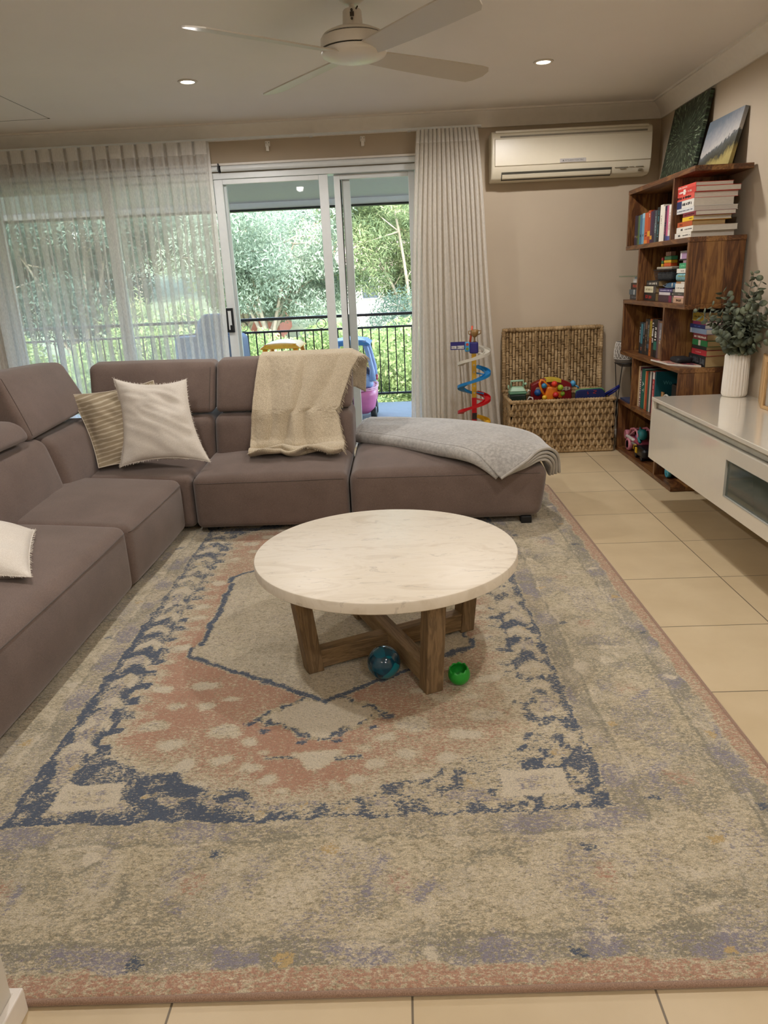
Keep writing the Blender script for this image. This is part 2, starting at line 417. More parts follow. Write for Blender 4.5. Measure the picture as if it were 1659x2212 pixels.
# roller blind tube and pelmet rail
rb = empty('roller_blind', (-1.29, YB-.05, 2.09), 'white rolled up blind tube mounted above the sliding door opening', 'blind')
mb = MB(); mb.tube([(-1.262, YB-.038, 2.092), (.15, YB-.038, 2.092)], .020, 20); mb.build('tube', M_alu, rb, auto=40)
mb = MB(); mb.tube([(-3.0, YB-.038, 2.092), (-1.285, YB-.038, 2.092)], .018, 16); mb.build('tube', M_alu, rb, auto=40)
MB().box((-1.280, YB-.062, 2.068), (-1.272, YB, 2.125)).build('bracket', M_dark, rb)
MB().box((-3.0, YB-.040, 2.114), (.17, YB-.001, 2.128)).build('backing_rail', M_trim, rb)
M_brk = mat('white plastic bracket', '#ece8e0', .4, var=0)
br0 = None
for i, (x, lab) in enumerate(((-.915, 'small white blind bracket on the wall, nearer the left curtain'), (-.232, 'small white blind bracket on the wall, nearer the right curtain'))):
    mb = MB(); mb.box((x-.018, YB-.012, 2.225), (x+.018, YB-.001, 2.262)); mb.box((x-.011, YB-.03, 2.195), (x+.011, YB-.006, 2.232))
    o = mb.build('wall_bracket', M_brk, bevel=.003); tag(o, lab, 'bracket', 'old blind brackets')
    mb = MB()
    for dx in (-.010, .010): mb.cyl((x+dx, YB-.0125, 2.250), .0028, .001, 8, axis='y')
    mb.build('screw', M_dark, o)

# curtain track on the wall below the cornice
TRK = 2.262
mb = MB(); mb.box((XL+.02, YB-.135, TRK), (.60, YB-.105, TRK+.014)); 
for x in (-3, -2.1, -1.45, -.6, .1, .5): mb.box((x-.012, YB-.125, TRK+.01), (x+.012, YB-.0, TRK+.016))
tag(mb.build('curtain_track', M_alu, bevel=.002), 'white curtain track running under the cornice above the doors', 'curtain track')

# ------------------------------------------------------------------ sheer curtains
M_sheer = sheer('sheer white voile', '#f4f2ee', .45, .55)
M_sheer2 = sheer('sheer white voile hem', '#f4f2ee', .86, .4)
def curtain(name, label, xt0, xt1, xb0, xb1, pleats, amp, y0, ztop, zbot=.02, header=.085, seed=1, n=14, drift=.02, cloth=None):
    e = empty(name, ((xb0+xb1)/2, y0, 0), label, 'curtain', 'sheer curtains')
    rnd = random.Random(seed)
    ph = [rnd.uniform(-.5, .5) for _ in range(pleats+2)]; am = [rnd.uniform(.75, 1.25) for _ in range(pleats+2)]
    def P(u, v):
        # v 0 top .. 1 bottom
        k = u*pleats; i = int(min(k, pleats-1e-6)); f = k-i
        a = am[i]*(1-f)+am[i+1]*f; s = ph[i]*(1-f)+ph[i+1]*f
        top = xt0+(xt1-xt0)*u; bot = xb0+(xb1-xb0)*u
        x = top+(bot-top)*(v**.8)
        th = 2*PI*k+s*min(1, v*2)
        # S fold: the cloth doubles back a little
        x += .28*((xt1-xt0)/pleats)*math.sin(2*th)*(1-.4*v)+drift*v*noise.noise(V((u*pleats*.33, v*1.5, seed)))
        y = y0+amp*a*math.cos(th)*(1+.25*v)*(0.75+.25*math.cos(th*.5+s))+.015*v*noise.noise(V((u*7, v*2, seed+5)))
        return V((x, y, ztop+(zbot-ztop)*v))
    hv = header/(ztop-zbot)
    mb = MB(); mb.grid(lambda u, v: P(u, hv+(1-hv)*v), pleats*n, 34); mb.build('sheer_panel', cloth or M_sheer, e, smooth=True)
    mb = MB(); mb.grid(lambda u, v: P(u, hv*v), pleats*n, 3); mb.build('header_tape', M_sheer2, e, smooth=True)
    mb = MB(); mb.grid(lambda u, v: P(u, .965+.035*v)+V((0, -.0015, 0)), pleats*n, 3); mb.build('bottom_hem', M_sheer2, e, smooth=True)
    # leading edge hems
    for uu in ((0, .006), (.994, 1)):
        mb = MB(); mb.grid(lambda u, v: P(uu[0]+(uu[1]-uu[0])*u, hv+(1-hv)*v)+V((0, -.0012, 0)), 3, 30); mb.build('side_hem', M_sheer2, e, smooth=True)
    return e
curtain('sheer_curtain', 'long sheer white curtain drawn across the left window behind the sofa corner', -3.25, -1.318, -3.25, -1.325, 19, .038, YB-.12, TRK, seed=3, drift=.05)
curtain('sheer_curtain', 'narrow sheer white curtain gathered at the right of the door beside the toy track', .150, .575, .045, .735, 15, .032, YB-.12, TRK, seed=8, drift=.07, n=16, cloth=sheer('gathered white voile', '#f6f2ea', .66, .4))

# ------------------------------------------------------------------ air conditioner
ac = empty('wall_air_conditioner', (1.215, YB-.1, 1.9), 'cream split system air conditioner on the back wall above the open basket', 'air conditioner')
AX0, AX1 = .665, 1.768; AY = YB-.19; z0, z1 = 1.905, 2.222
M_ac = mat('aged cream plastic', '#d8cfb8', .38, var=.015)
prof = [(YB-.001, z1), (AY+.06, z1), (AY+.03, z1-.004), (AY+.012, z1-.022), (AY+.006, z1-.05), (AY+.006, z0+.085), (AY+.014, z0+.05), (AY+.04, z0+.012), (AY+.075, z0), (YB-.001, z0)]
mb = MB(); mb.prism(prof, 'x', AX0, AX1); mb.build('housing', M_ac, ac, bevel=.008, auto=40)
mb = MB(); mb.prism([(AY+.008, z1-.052), (AY-.002, z1-.056), (AY-.006, z1-.12), (AY-.004, z0+.092), (AY+.006, z0+.088)], 'x', AX0+.022, AX1-.006); mb.build('front_panel', mat('cream front panel', '#ddd4bd', .33, var=.01), ac, bevel=.003, auto=40)
mb = MB(); mb.box((AX0+.06, AY+.0025, z1-.047), (AX1-.04, AY+.012, z1-.036)); mb.build('intake_slot', mat('slot shade grey', '#857d6c', .6), ac)
mb = MB()
for k in range(3): mb.box((AX0+.03, AY+.006+.016*k, z1-.016+.006*min(k, 1)), (AX1-.03, AY+.009+.016*k, z1-.008+.008*min(k, 1)))
mb.build('intake_grille', M_ac, ac)
mb = MB(); mb.hexa([(AX0+.07, AY+.0335, z0+.012), (AX1-.27, AY+.0335, z0+.012), (AX1-.27, AY+.05, z0+.002), (AX0+.07, AY+.05, z0+.002), (AX0+.07, AY+.008, z0+.052), (AX1-.27, AY+.008, z0+.052), (AX1-.27, AY+.03, z0+.052), (AX0+.07, AY+.03, z0+.052)]); mb.build('outlet', mat('outlet dark', '#4d4a40', .7), ac)
mb = MB(); mb.hexa([(AX0+.074, AY+.022, z0+.014), (AX1-.274, AY+.022, z0+.014), (AX1-.274, AY+.034, z0+.008), (AX0+.074, AY+.034, z0+.008), (AX0+.074, AY+.008, z0+.036), (AX1-.274, AY+.008, z0+.036), (AX1-.274, AY+.014, z0+.038), (AX0+.074, AY+.014, z0+.038)]); mb.build('louvre', M_ac, ac, bevel=.002)
mb = MB(); mb.box((1.135, AY-.010, z0+.094), (1.315, AY-.003, z0+.119)); mb.build('badge', mat('silver badge', '#bdb8b4', .4), ac, bevel=.006)
text('lettering', '▲ MITSUBISHI ELECTRIC', .0135, mat('grey print', '#5c5a55', .6, var=0), ac, frame_mat(V((1.225, AY-.0105, z0+.1065))-ac.location, (1, 0, 0), (0, 0, 1)))
mb = MB(); M_prt = mat('faint print', '#8d8676', .7, var=0)
def yz(z): return AY+.0085 if z > z0+.06 else AY+.0095
for (xx, w, zz) in ((1.52, .09, .047), (1.62, .03, .047), (1.555, .04, .040), (1.665, .05, .047)): mb.box((xx, AY+.006, z0+zz), (xx+w, AY+.0165, z0+zz+.003))
mb.build('printed_notes', M_prt, ac)
mb = MB(); mb.box((1.685, AY+.012, z0+.022), (1.712, AY+.034, z0+.035)); mb.build('sensor', mat('sensor brown', '#6a6048', .4), ac, bevel=.002)

# ------------------------------------------------------------------ ceiling fan
FX, FY, FZ = -.155, 3.40, 2.208
fan = empty('ceiling_fan', (FX, FY, ZC), 'white four blade ceiling fan hanging in front of the doors', 'ceiling fan')
M_fan = mat('satin white enamel', '#dcd6cb', .3, var=.01); M_blade = mat('off white fan blade', '#c2bbae', .3, var=.01)
mb = MB(); mb.lathe([(.0, ZC-.001), (.055, ZC-.001), (.052, ZC-.03), (.03, ZC-.045), (.014, ZC-.047)], (FX, FY, 0), 28); mb.build('ceiling_cap', M_fan, fan, smooth=True)
mb = MB(); mb.cyl((FX, FY, FZ+.05), .011, ZC-FZ-.08, 14); mb.build('down_rod', M_fan, fan, auto=40)
mb = MB(); mb.lathe([(.0, FZ+.108), (.034, FZ+.106), (.038, FZ+.10), (.041, FZ+.045), (.045, FZ+.038)], (FX, FY, 0), 28); mb.build('yoke', M_fan, fan, auto=40)
mb = MB()
for dz in (.095, .065): mb.cyl((FX, FY-.0425, FZ+dz), .005, .006, 10, axis='y')
mb.box((FX-.007, FY-.044, FZ+.073), (FX+.009, FY-.036, FZ+.088)); mb.tube([(FX+.018, FY-.036, FZ+.10), (FX+.024, FY-.048, FZ+.103), (FX+.018, FY-.05, FZ+.094)], .003, 6)
mb.build('screw', mat('dull dark metal', '#4b463e', .4, metal=.7), fan)
mb = MB(); mb.lathe([(.0, FZ+.042), (.05, FZ+.042), (.09, FZ+.034), (.118, FZ+.022), (.128, FZ+.012)], (FX, FY, 0), 48); mb.build('motor_top', M_fan, fan, smooth=True)
mb = MB(); mb.lathe([(.122, FZ+.013), (.122, FZ+.008)], (FX, FY, 0), 48); mb.lathe([(.126, FZ-.034), (.126, FZ-.040)], (FX, FY, 0), 48); mb.build('shadow_gap', mat('black gap', '#121110', .6, var=0), fan, smooth=True)
mb = MB(); mb.lathe([(.0, FZ+.008), (.128, FZ+.008), (.133, FZ+.004), (.136, FZ-.034), (.0, FZ-.034)], (FX, FY, 0), 48); mb.build('motor_housing', M_fan, fan, auto=40)
mb = MB(); mb.lathe([(0, FZ-.038), (.133, FZ-.039), (.135, FZ-.046), (.130, FZ-.056), (.105, FZ-.066), (.07, FZ-.074), (.03, FZ-.078), (0, FZ-.079)], (FX, FY, 0), 48); mb.build('bottom_cap', M_fan, fan, auto=50)
for k in range(4):
    a = math.radians(38+90*k); ca, sa = math.cos(a), math.sin(a)
    pitch = math.radians(13)
    mb = MB(); pts = []
    outl = []
    for t, wl, wr in ((.09, -.045, .045), (.15, -.052, .052), (.30, -.060, .060), (.50, -.068, .066), (.66, -.072, .068), (.70, -.066, .058), (.72, -.045, .036), (.725, -.02, .0)):
        outl.append((t, wl)); 
    right = [(.725, .0), (.70, .045), (.675, .066), (.50, .066), (.30, .060), (.15, .052), (.09, .045)]
    poly = outl[:-1]+right
    def tr(l, w, h):
        y = w*math.cos(pitch); z = -w*math.sin(pitch)+h
        return (FX+l*ca-y*sa, FY+l*sa+y*ca, FZ-.050+z)
    n = len(poly); vs = [tr(l, w, -.003) for l, w in poly]+[tr(l, w, .003) for l, w in poly]
    fs = [tuple(range(n)), tuple(range(n, 2*n))[::-1]]+[(i+n, (i+1) % n+n, (i+1) % n, i) for i in range(n)]
    mb.add(vs, fs); bl = mb.build('blade', M_blade, fan, bevel=.0015)
# ------------------------------------------------------------------ downlights
M_lamp, nt, out = newmat('lit led lens'); em = N(nt, 'ShaderNodeEmission'); em.inputs[0].default_value = (1, .9, .72, 1); em.inputs[1].default_value = 14
L(nt, em.outputs[0], out.inputs[0])
LIGHTS = [(-1.146, 4.583), (.828, 4.579), (-1.146, 2.2), (.95, 2.2), (-1.1, -.1), (.95, -.1), (-1.1, -2.0), (.95, -2.0)]  # first two are in view; the unseen rest are added for fill light
LABS = ['lit round recessed downlight above the left curtain side of the sofa', 'lit round recessed downlight in front of the air conditioner']
def downlight(x, y, lab=None, power=20, kind=True):
    e = empty('recessed_downlight', (x, y, ZC), lab, 'downlight', 'ceiling downlights') if lab else empty('recessed_downlight', (x, y, ZC), 'unseen recessed downlight added to the ceiling for fill light', 'downlight', 'downlights out of view')
    mb = MB(); mb.lathe([(.038, ZC-.0015), (.040, ZC-.006), (.050, ZC-.006), (.055, ZC-.0005)], (x, y, 0), 32); mb.build('trim_ring', M_fan, e, smooth=True)
    mb = MB(); mb.lathe([(0, ZC-.0030), (.0385, ZC-.0030)], (x, y, 0), 32); mb.build('lens', M_lamp, e)
    ld = bpy.data.lights.new('downlight_lamp', 'SPOT'); ld.energy = power; ld.spot_size = math.radians(172); ld.spot_blend = .35
    ld.color = (1, .95, .915); ld.shadow_soft_size = .045
    lo = bpy.data.objects.new('downlight_lamp', ld); C.objects.link(lo); lo.location = (x, y, ZC-.012)
POW = 69
for i, (x, y) in enumerate(LIGHTS): downlight(x, y, LABS[i] if i < 2 else None, POW)
#PART2
# ------------------------------------------------------------------ rug
RX, RY, HW, HL, RROT = -.30, 2.71, 1.205, 1.69, math.radians(.9)
def rug():
    st = .0075; nx, ny = int(2*HW/st), int(2*HL/st)
    X = np.linspace(-HW, HW, nx+1); Y = np.linspace(-HL, HL, ny+1)
    gx, gy = np.meshgrid(X, Y)
    # cheap smooth value noise
    def vnoise(x, y, s, seed):
        r = np.random.RandomState(seed); T = r.rand(256, 256)
        x = x*s+100; y = y*s+100; xi = np.floor(x).astype(int); yi = np.floor(y).astype(int); fx = x-xi; fy = y-yi
        fx = fx*fx*(3-2*fx); fy = fy*fy*(3-2*fy)
        g = lambda i, j: T[i % 256, j % 256]
        return (g(xi, yi)*(1-fx)+g(xi+1, yi)*fx)*(1-fy)+(g(xi, yi+1)*(1-fx)+g(xi+1, yi+1)*fx)*fy
    def fb(x, y, s, seed): return (vnoise(x, y, s, seed)+.5*vnoise(x, y, 2*s, seed+1)+.25*vnoise(x, y, 4*s, seed+2))/1.75
    jx = gx+.018*(fb(gx, gy, 18, 3)-.5)*2; jy = gy+.018*(fb(gx, gy, 18, 9)-.5)*2
    u, v = np.abs(jx), np.abs(jy)
    S = lambda a, b, t: np.clip((t-a)/(b-a), 0, 1)
    inside = lambda d, w=.012: np.clip(.5-d/w, 0, 1)     # d<0 inside
    # frames
    outer = np.maximum(u-.765, v-1.225)
    # inner edge of the navy frame, stepped
    lim_v = np.interp(u, [0, .11, .17, .19, .33, .37, .48, .62], [1.165, 1.165, 1.12, 1.10, 1.08, 1.03, 1.02, .93])
    lim_u = .615+.018*np.sign(np.sin(v*2*PI/.085))+.01*np.sin(v*31)
    inner = np.maximum(v-lim_v, u-lim_u)
    inner = np.maximum(inner, (u-.62)+(v-.93)*.8-.0)
    navy = inside(outer)*(1-inside(inner))
    lav = np.zeros_like(u); salmon = np.zeros_like(u); cream = np.zeros_like(u); gold = np.zeros_like(u); olive = np.zeros_like(u); blue = np.zeros_like(u)
    # mottling of frame: left side and lower-left corner more solid
    # edge line strong, middle broken with beige/lavender figures
    mid = inside(np.abs(outer+.065)-.028, .02)
    fig = S(.48, .58, fb(jx, jy, 16, 21))
    navy *= 1-.75*mid*fig
    lav += .55*inside(outer)*(1-inside(inner))*mid*fig
    strength = .74+.38*S(-.2, .5, -jx)*S(-.3, .4, -jy)+.15*S(.45, .75, fb(jx, jy, 3, 5))
    navy *= np.clip(strength, 0, 1)
    navy += .45*inside(inner)*inside(-(inner+.035), .03)*S(.52, .62, fb(jx, jy, 20, 41))*inside(.3-np.abs(jx)+0*u, .2)
    brk = S(.50, .58, fb(jx, jy, 26, 35)); navy *= 1-(.34+.3*S(-.2, .4, jx))*brk*inside(outer+.012, .01); cream += .30*brk*inside(outer)*(1-inside(inner))
    # gold flecks along frame
    for (a, b) in ((.24, 1.12), (.12, 1.195), (.42, 1.12), (.70, .80), (.70, .55), (.70, .25), (.70, 0), (.68, 1.0), (.0, 1.19)):
        g = inside(np.hypot(u-a, (v-b)*1.3)-.022, .015); g = g*S(.4, .6, fb(jx, jy, 45, 33)); gold += .55*g; navy *= 1-g
    # corner cartouches
    blk = np.maximum(np.abs(u-.585)-.085, np.abs(v-1.115)-.05)
    blkin = blk+.018
    k = inside(blk); navy *= 1-k; lav *= 1-k; cream += k*(1-inside(blkin)); cream += .45*inside(blkin)
    lav += .35*inside(blkin)*S(.5, .6, fb(jx, jy, 30, 50)); olive += .3*inside(blkin)*S(.45, .6, fb(jx, jy, 26, 52))*S(0, .3, jx)
    # little flower figures inside the cartouches and along the frame
    cell = np.sin(jx*2*PI/.075)*np.sin(jy*2*PI/.062); lav += .5*inside(blkin)*S(.2, .6, np.abs(cell)); olive += .3*inside(blkin)*S(.5, .8, np.abs(cell))
    chev = np.abs(((jy*8+np.abs(jx*1.0-.69*np.sign(jx))*9) % 1)-.5); sideband = inside(np.maximum(np.abs(u-.69)-.045, v-.98)); navy *= 1-.75*sideband*S(.22, .34, chev); cream += .4*sideband*S(.22, .34, chev)
    # field
    field = inside(inner)
    salmon += field*(.62+.3*S(.35, .65, fb(jx, jy, 4, 60))-.10*S(-.1, .6, jx))
    edge = inside(-(inner+.05), .06); cream += .35*field*edge; salmon *= 1-.55*field*edge
    # flower motifs in the field
    rr = np.random.RandomState(4)
    mot = [(.28, .84, .05, 'b'), (.37, .70, .035, 'c'), (.20, .90, .03, 'c'), (.43, .90, .04, 'c'), (.17, 1.02, .03, 'c'), (.36, 1.0, .03, 'c'), (.07, 1.115, .02, 'b'), (.40, .58, .035, 'c'), (.26, .98, .03, 'c'), (.50, .80, .045, 'b'), (.54, .60, .03, 'c'),
           (.55, .30, .03, 'c'), (.56, .05, .03, 'b'), (.30, .66, .02, 'c'), (.14, .955, .018, 'b'), (.47, .70, .025, 'b'), (.12, 1.08, .025, 'c'), (.30, 1.08, .02, 'c')]
    for (a, b, r, t) in mot:
        d = np.hypot(u-a, (v-b)*1.5)-r*(.8+.5*fb(jx, jy, 30, 70)); m = inside(d, .02)*field
        salmon *= 1-.85*m
        if t == 'b': blue += .5*m*S(.45, .55, fb(jx, jy, 35, 71)); cream += .5*m
        else: cream += .75*m; gold += .25*m*S(.5, .6, fb(jx, jy, 28, 73))
    # glyph at the foot of the pendant
    g = inside(np.maximum(u-.055*(1-(v-.985)/.09), np.abs(v-1.0)-.045), .015); cream += .8*g; salmon *= 1-g; olive += .3*g
    g = inside(np.maximum(np.abs(u-.095)-.04, np.abs(v-.985)-.007)); navy = np.maximum(navy, .85*g); salmon *= 1-g
    # hexagon medallion
    hexd = np.maximum(u-.50-.01*np.sign(v-.3), (v-.70)*.84+u*.54-.0)
    hexd = np.maximum(hexd, v-.70)
    hin = inside(hexd+.012, .012); hout = inside(hexd-.012, .012)
    ol = hout*(1-hin)
    # pendant
    pd = np.abs(u)/.19+np.abs(v-.775)/.135-1; pd = pd*.11+.008*np.sin(u*110)*np.sin(v*70)
    pin = inside(pd+.008, .01); pout = inside(pd-.010, .01)
    nothex = 1-hout
    for arr in (salmon, blue, gold, navy): arr *= 1-pout*nothex
    cream = cream*(1-pout*nothex)+pin*nothex*.75; olive += .3*pin*nothex*S(.45, .6, fb(jx, jy, 25, 80))
    blue += .35*inside(np.hypot(u, v-.78)-.05*(.6+.8*fb(jx, jy, 40, 81)), .02)*nothex
    navy = np.maximum(navy, .85*(pout-pin).clip(0)*nothex*(.55+.45*np.sign(np.sin(u*150)))) if False else np.maximum(navy, .85*(pout-pin).clip(0)*nothex*S(.35, .5, fb(jx, jy, 60, 83)))
    for (a, b) in ((.205, .80), (.16, .845), (.055, .905)): navy = np.maximum(navy, .8*inside(np.hypot((u-a), (v-b)*1.6)-.02, .012)*nothex)
    for arr in (salmon, blue, gold, navy, lav, cream): arr *= 1-hout
    navy = np.maximum(navy, .98*ol)
    cream += .45*hin; olive += hin*(.35+.4*S(.4, .65, fb(jx, jy, 7, 90))); lav += .3*hin*S(.5, .65, fb(jx, jy, 9, 92))
    salmon += .25*hin*S(.52, .6, fb(jx, jy, 8, 94))*S(.1, .4, u)
    # border outside the navy frame
    bord = 1-inside(outer)
    gx_ = S(.4, .6, fb(jx, jy, 6, 100))
    olive += bord*(.30+.35*gx_); lav += bord*.38*S(.47, .62, fb(jx, jy, 11, 103)); cream += bord*.35*S(.45, .6, fb(jx, jy, 14, 105))
    strip = bord*inside(np.maximum(u-.83, v-1.29)); lav += .25*strip; olive += .15*strip
    so = bord*(1-inside(np.maximum(u-1.09, v-1.58))); lav += .30*so; olive += .25*so
    for (uu, vv) in ((.835, 1.295), (1.085, 1.575)):
        d = np.abs(np.maximum(u-uu, v-vv)); m = inside(d-.004, .006); olive += .6*m
        d = np.abs(np.maximum(u-uu-.012, v-vv-.012)); cream += .4*inside(d-.003, .006)
    # border rosettes
    for i in range(-6, 7):
        for (cu, cv, ax) in ((i*.225, 1.43, 0), (.96, i*.225, 1)):
            if ax == 0 and abs(cu) > .9: continue
            for sg in (-1, 1):
                X0, Y0 = (cu, sg*cv) if ax == 0 else (sg*cu, cv)
                d = np.hypot(jx-X0, jy-Y0)
                n_ = fb(jx, jy, 30, 110+i)
                if i % 2: salmon += .55*bord*inside(d-.035*(.5+n_), .03); lav += .35*bord*inside(np.abs(d-.065)-.012, .02)*S(.4, .55, n_)
                else: cream += .35*bord*inside(d-.05*(.5+n_), .05)*S(.4, .6, n_); olive += .45*bord*inside(np.abs(d-.075)-.006, .01)*S(.48, .6, fb(jx, jy, 14, 160+i))
    for i in range(-5, 6):
        for (X0, Y0) in ((i*.29+.08, -1.34), (i*.29+.08, 1.34), (i*.29, -1.62), (i*.29, 1.62), (.86, i*.33+.12), (-.86, i*.33+.12), (1.12, i*.31), (-1.12, i*.31)):
            d = np.hypot(jx-X0, (jy-Y0)*1.3); m = bord*inside(d-.018*(.5+vnoise(jx, jy, 50, 130)*1.2), .012)
            if (i+7) % 3 == 1: gold += .8*m
            elif (i+7) % 3 == 0: navy = np.maximum(navy, .7*m)
            else: cream += .8*m
    # pink outer edge
    pk = 1-inside(np.maximum(u-HW+.052, v-HL+.052), .010)
    for arr in (olive, lav, gold, navy, blue): arr *= 1-pk
    cream = cream*(1-pk)+.05*pk; salmon = salmon*(1-pk)+.68*pk
    # worn threads: mostly lengthwise
    wear = .25*S(.5, .75, fb(gx*1.0, gy*.12, 60, 140))+.18*S(.5, .8, fb(gx*.1, gy, 60, 142))
    cream += wear*.5; salmon *= 1-wear*.8; navy *= 1-wear*.45
    A = np.stack([salmon, navy, lav+blue*.8, np.ones_like(u)], -1).clip(0, 1); B = np.stack([olive, gold, cream, np.ones_like(u)], -1).clip(0, 1)
    gz = np.full_like(gx, .013)
    # soft rounded rim
    dd = np.minimum(HW-np.abs(gx), HL-np.abs(gy)); gz -= .007*np.clip(1-dd/.012, 0, 1)**2
    co = np.stack([gx, gy, gz], -1).reshape(-1, 3)
    w = nx+1; ii, jj = np.meshgrid(np.arange(nx), np.arange(ny)); q = (jj*w+ii).ravel()
    F = np.stack([q, q+1, q+w+1, q+w], -1)
    me = bpy.data.meshes.new('area_rug'); me.vertices.add(len(co)); me.vertices.foreach_set('co', co.astype('f').ravel())
    me.loops.add(F.size); me.loops.foreach_set('vertex_index', F.ravel().astype('i')); me.polygons.add(len(F))
    me.polygons.foreach_set('loop_start', np.arange(0, F.size, 4).astype('i')); me.polygons.foreach_set('loop_total', np.full(len(F), 4, 'i'))
    me.update(calc_edges=True)
    for nm, D in (('dye_a', A), ('dye_b', B)):
        at = me.color_attributes.new(nm, 'FLOAT_COLOR', 'POINT'); at.data.foreach_set('color', D.reshape(-1).astype('f'))
    me.polygons.foreach_set('use_smooth', [True]*len(F))
    m, nt, out = newmat('faded persian rug pile')
    co_ = objco(nt, (1, 1, 1))
    cj = objco(nt, (1, .55, 1)); ck = objco(nt, (.55, 1, 1))
    col = None
    n0 = noisen(nt, ck, 110, 4, .85)
    base = ramp(nt, n0, [(.37, hexc('#93886f')), (.46, hexc('#c4b798')), (.62, hexc('#e2d6bb'))])
    def thr(attr, chn, colr, scale, c, base, gain=1.0, soft=.10):
        at = N(nt, 'ShaderNodeAttribute'); at.attribute_name = attr; sp = N(nt, 'ShaderNodeSeparateColor'); L(nt, at.outputs['Color'], sp.inputs[0])
        n1 = noisen(nt, c, scale, 3, .75)
        mr = N(nt, 'ShaderNodeMapRange'); L(nt, n1, mr.inputs[0]); mr.inputs[1].default_value = .30; mr.inputs[2].default_value = .70; mr.inputs[3].default_value = 1; mr.inputs[4].default_value = 0
        sb = N(nt, 'ShaderNodeMath', operation='SUBTRACT'); ml = N(nt, 'ShaderNodeMath', operation='MULTIPLY'); L(nt, sp.outputs[chn], ml.inputs[0]); ml.inputs[1].default_value = gain
        L(nt, ml.outputs[0], sb.inputs[0]); L(nt, mr.outputs[0], sb.inputs[1])
        st = N(nt, 'ShaderNodeMapRange'); L(nt, sb.outputs[0], st.inputs[0]); st.inputs[1].default_value = -soft; st.inputs[2].default_value = soft
        mx = N(nt, 'ShaderNodeMix', data_type='RGBA'); L(nt, st.outputs[0], mx.inputs[0]); L(nt, base, mx.inputs[6]); mx.inputs[7].default_value = hexc(colr)+(1,)
        return mx.outputs[2]
    c = thr('dye_b', 0, '#958f7c', 170, ck, base, .72, .14)
    c = thr('dye_a', 2, '#95909a', 150, ck, c, .9, .15)
    c = thr('dye_b', 1, '#c8ae7c', 120, co_, c, 1, .1)
    c = thr('dye_a', 0, '#bd937b', 150, ck, c, .86, .16)
    c = thr('dye_b', 2, '#dcd1ba', 170, ck, c, .92, .16)
    c = thr('dye_a', 1, '#566173', 150, ck, c, .86, .14)
    nf = noisen(nt, co_, 420, 3, .8)
    mrf = N(nt, 'ShaderNodeMapRange'); L(nt, nf, mrf.inputs[0]); mrf.inputs[1].default_value = .3; mrf.inputs[2].default_value = .7; mrf.inputs[3].default_value = .62; mrf.inputs[4].default_value = 1.34
    mu = N(nt, 'ShaderNodeVectorMath', operation='SCALE'); L(nt, c, mu.inputs[0]); L(nt, mrf.outputs[0], mu.inputs['Scale'])
    b = N(nt, 'ShaderNodeBsdfPrincipled'); b.inputs['Roughness'].default_value = .95; b.inputs['Sheen Weight'].default_value = .15; b.inputs['Specular IOR Level'].default_value = .1
    L(nt, mu.outputs[0], b.inputs['Base Color']); L(nt, bumpn(nt, nf, .8, .004), b.inputs['Normal']); L(nt, b.outputs[0], out.inputs[0])
    me.materials.append(m)
    o = bpy.data.objects.new('area_rug', me); C.objects.link(o); o.location = (RX, RY, .0005); o.rotation_euler = (0, 0, RROT)
    tag(o, 'large faded persian style rug in salmon, navy and beige under the coffee table', 'rug')
    mb = MB(); r = .0065
    path = [(-HW, -HL, .0068), (HW, -HL, .0068), (HW, HL, .0068), (-HW, HL, .0068)]
    dense = []
    for i in range(4):
        a, b2 = V(path[i]), V(path[(i+1) % 4]); dense += [a.lerp(b2, (k+.02)/40*.998) for k in range(40)]
    mb.tube(dense, r, 8, closed=True)
    bd = MB(); bd.v, bd.f, bd.mi = mb.v, mb.f, mb.mi
    bo = bd.build('bound_edge', fabric('dusty pink binding', '#8a705e', '#a98c78', 500, big=.02), smooth=True); bo.parent = o
    return o
rug()
RUGZ = .0135

# ------------------------------------------------------------------ coffee table
TX, TY = -.083, 2.352
tab = empty('coffee_table', (TX, TY, 0), 'round white marble topped coffee table with crossed timber base on the rug', 'coffee table')
def marble():
    m, nt, out = newmat('cream marble'); co = objco(nt, (1, 3.2, 1))
    n = noisen(nt, co, 3, 5, .6, 2.2); n2 = noisen(nt, co, 9, 5, .65, 1.5)
    c1 = ramp(nt, n, [(.35, hexc('#ddd2be')), (.5, hexc('#e9e0cf')), (.7, hexc('#e4dac6'))])
    vein = ramp(nt, n2, [(.0, (0, 0, 0)), (.60, (0, 0, 0)), (.655, (1, 1, 1)), (.69, (.1, .1, .1)), (.8, (0, 0, 0))])
    mx = N(nt, 'ShaderNodeMix', data_type='RGBA'); ml = N(nt, 'ShaderNodeMath', operation='MULTIPLY'); L(nt, vein, ml.inputs[0]); ml.inputs[1].default_value = .42
    L(nt, ml.outputs[0], mx.inputs[0]); L(nt, c1, mx.inputs[6]); mx.inputs[7].default_value = hexc('#a59c8c')+(1,)
    b = N(nt, 'ShaderNodeBsdfPrincipled'); b.inputs['Roughness'].default_value = .42; b.inputs['Specular IOR Level'].default_value = .4
    L(nt, mx.outputs[2], b.inputs['Base Color']); L(nt, b.outputs[0], out.inputs[0]); return m
R0, TH, TZ = .449, .038, .396
mb = MB(); pr = [(0, TZ-TH), (R0-.003, TZ-TH), (R0, TZ-TH+.003), (R0, TZ-.006), (R0-.002, TZ-.002), (R0-.006, TZ), (0, TZ)]
mb.lathe(pr, (TX, TY, 0), 128); mb.build('tabletop', marble(), tab, auto=30)
LEGS = [(.055, 2.065, 'f'), (-.345, 2.215, 'l'), (.195, 2.488, 'r'), (-.20, 2.625, 'b')]
CXY = V((-.073, 2.348, 0))
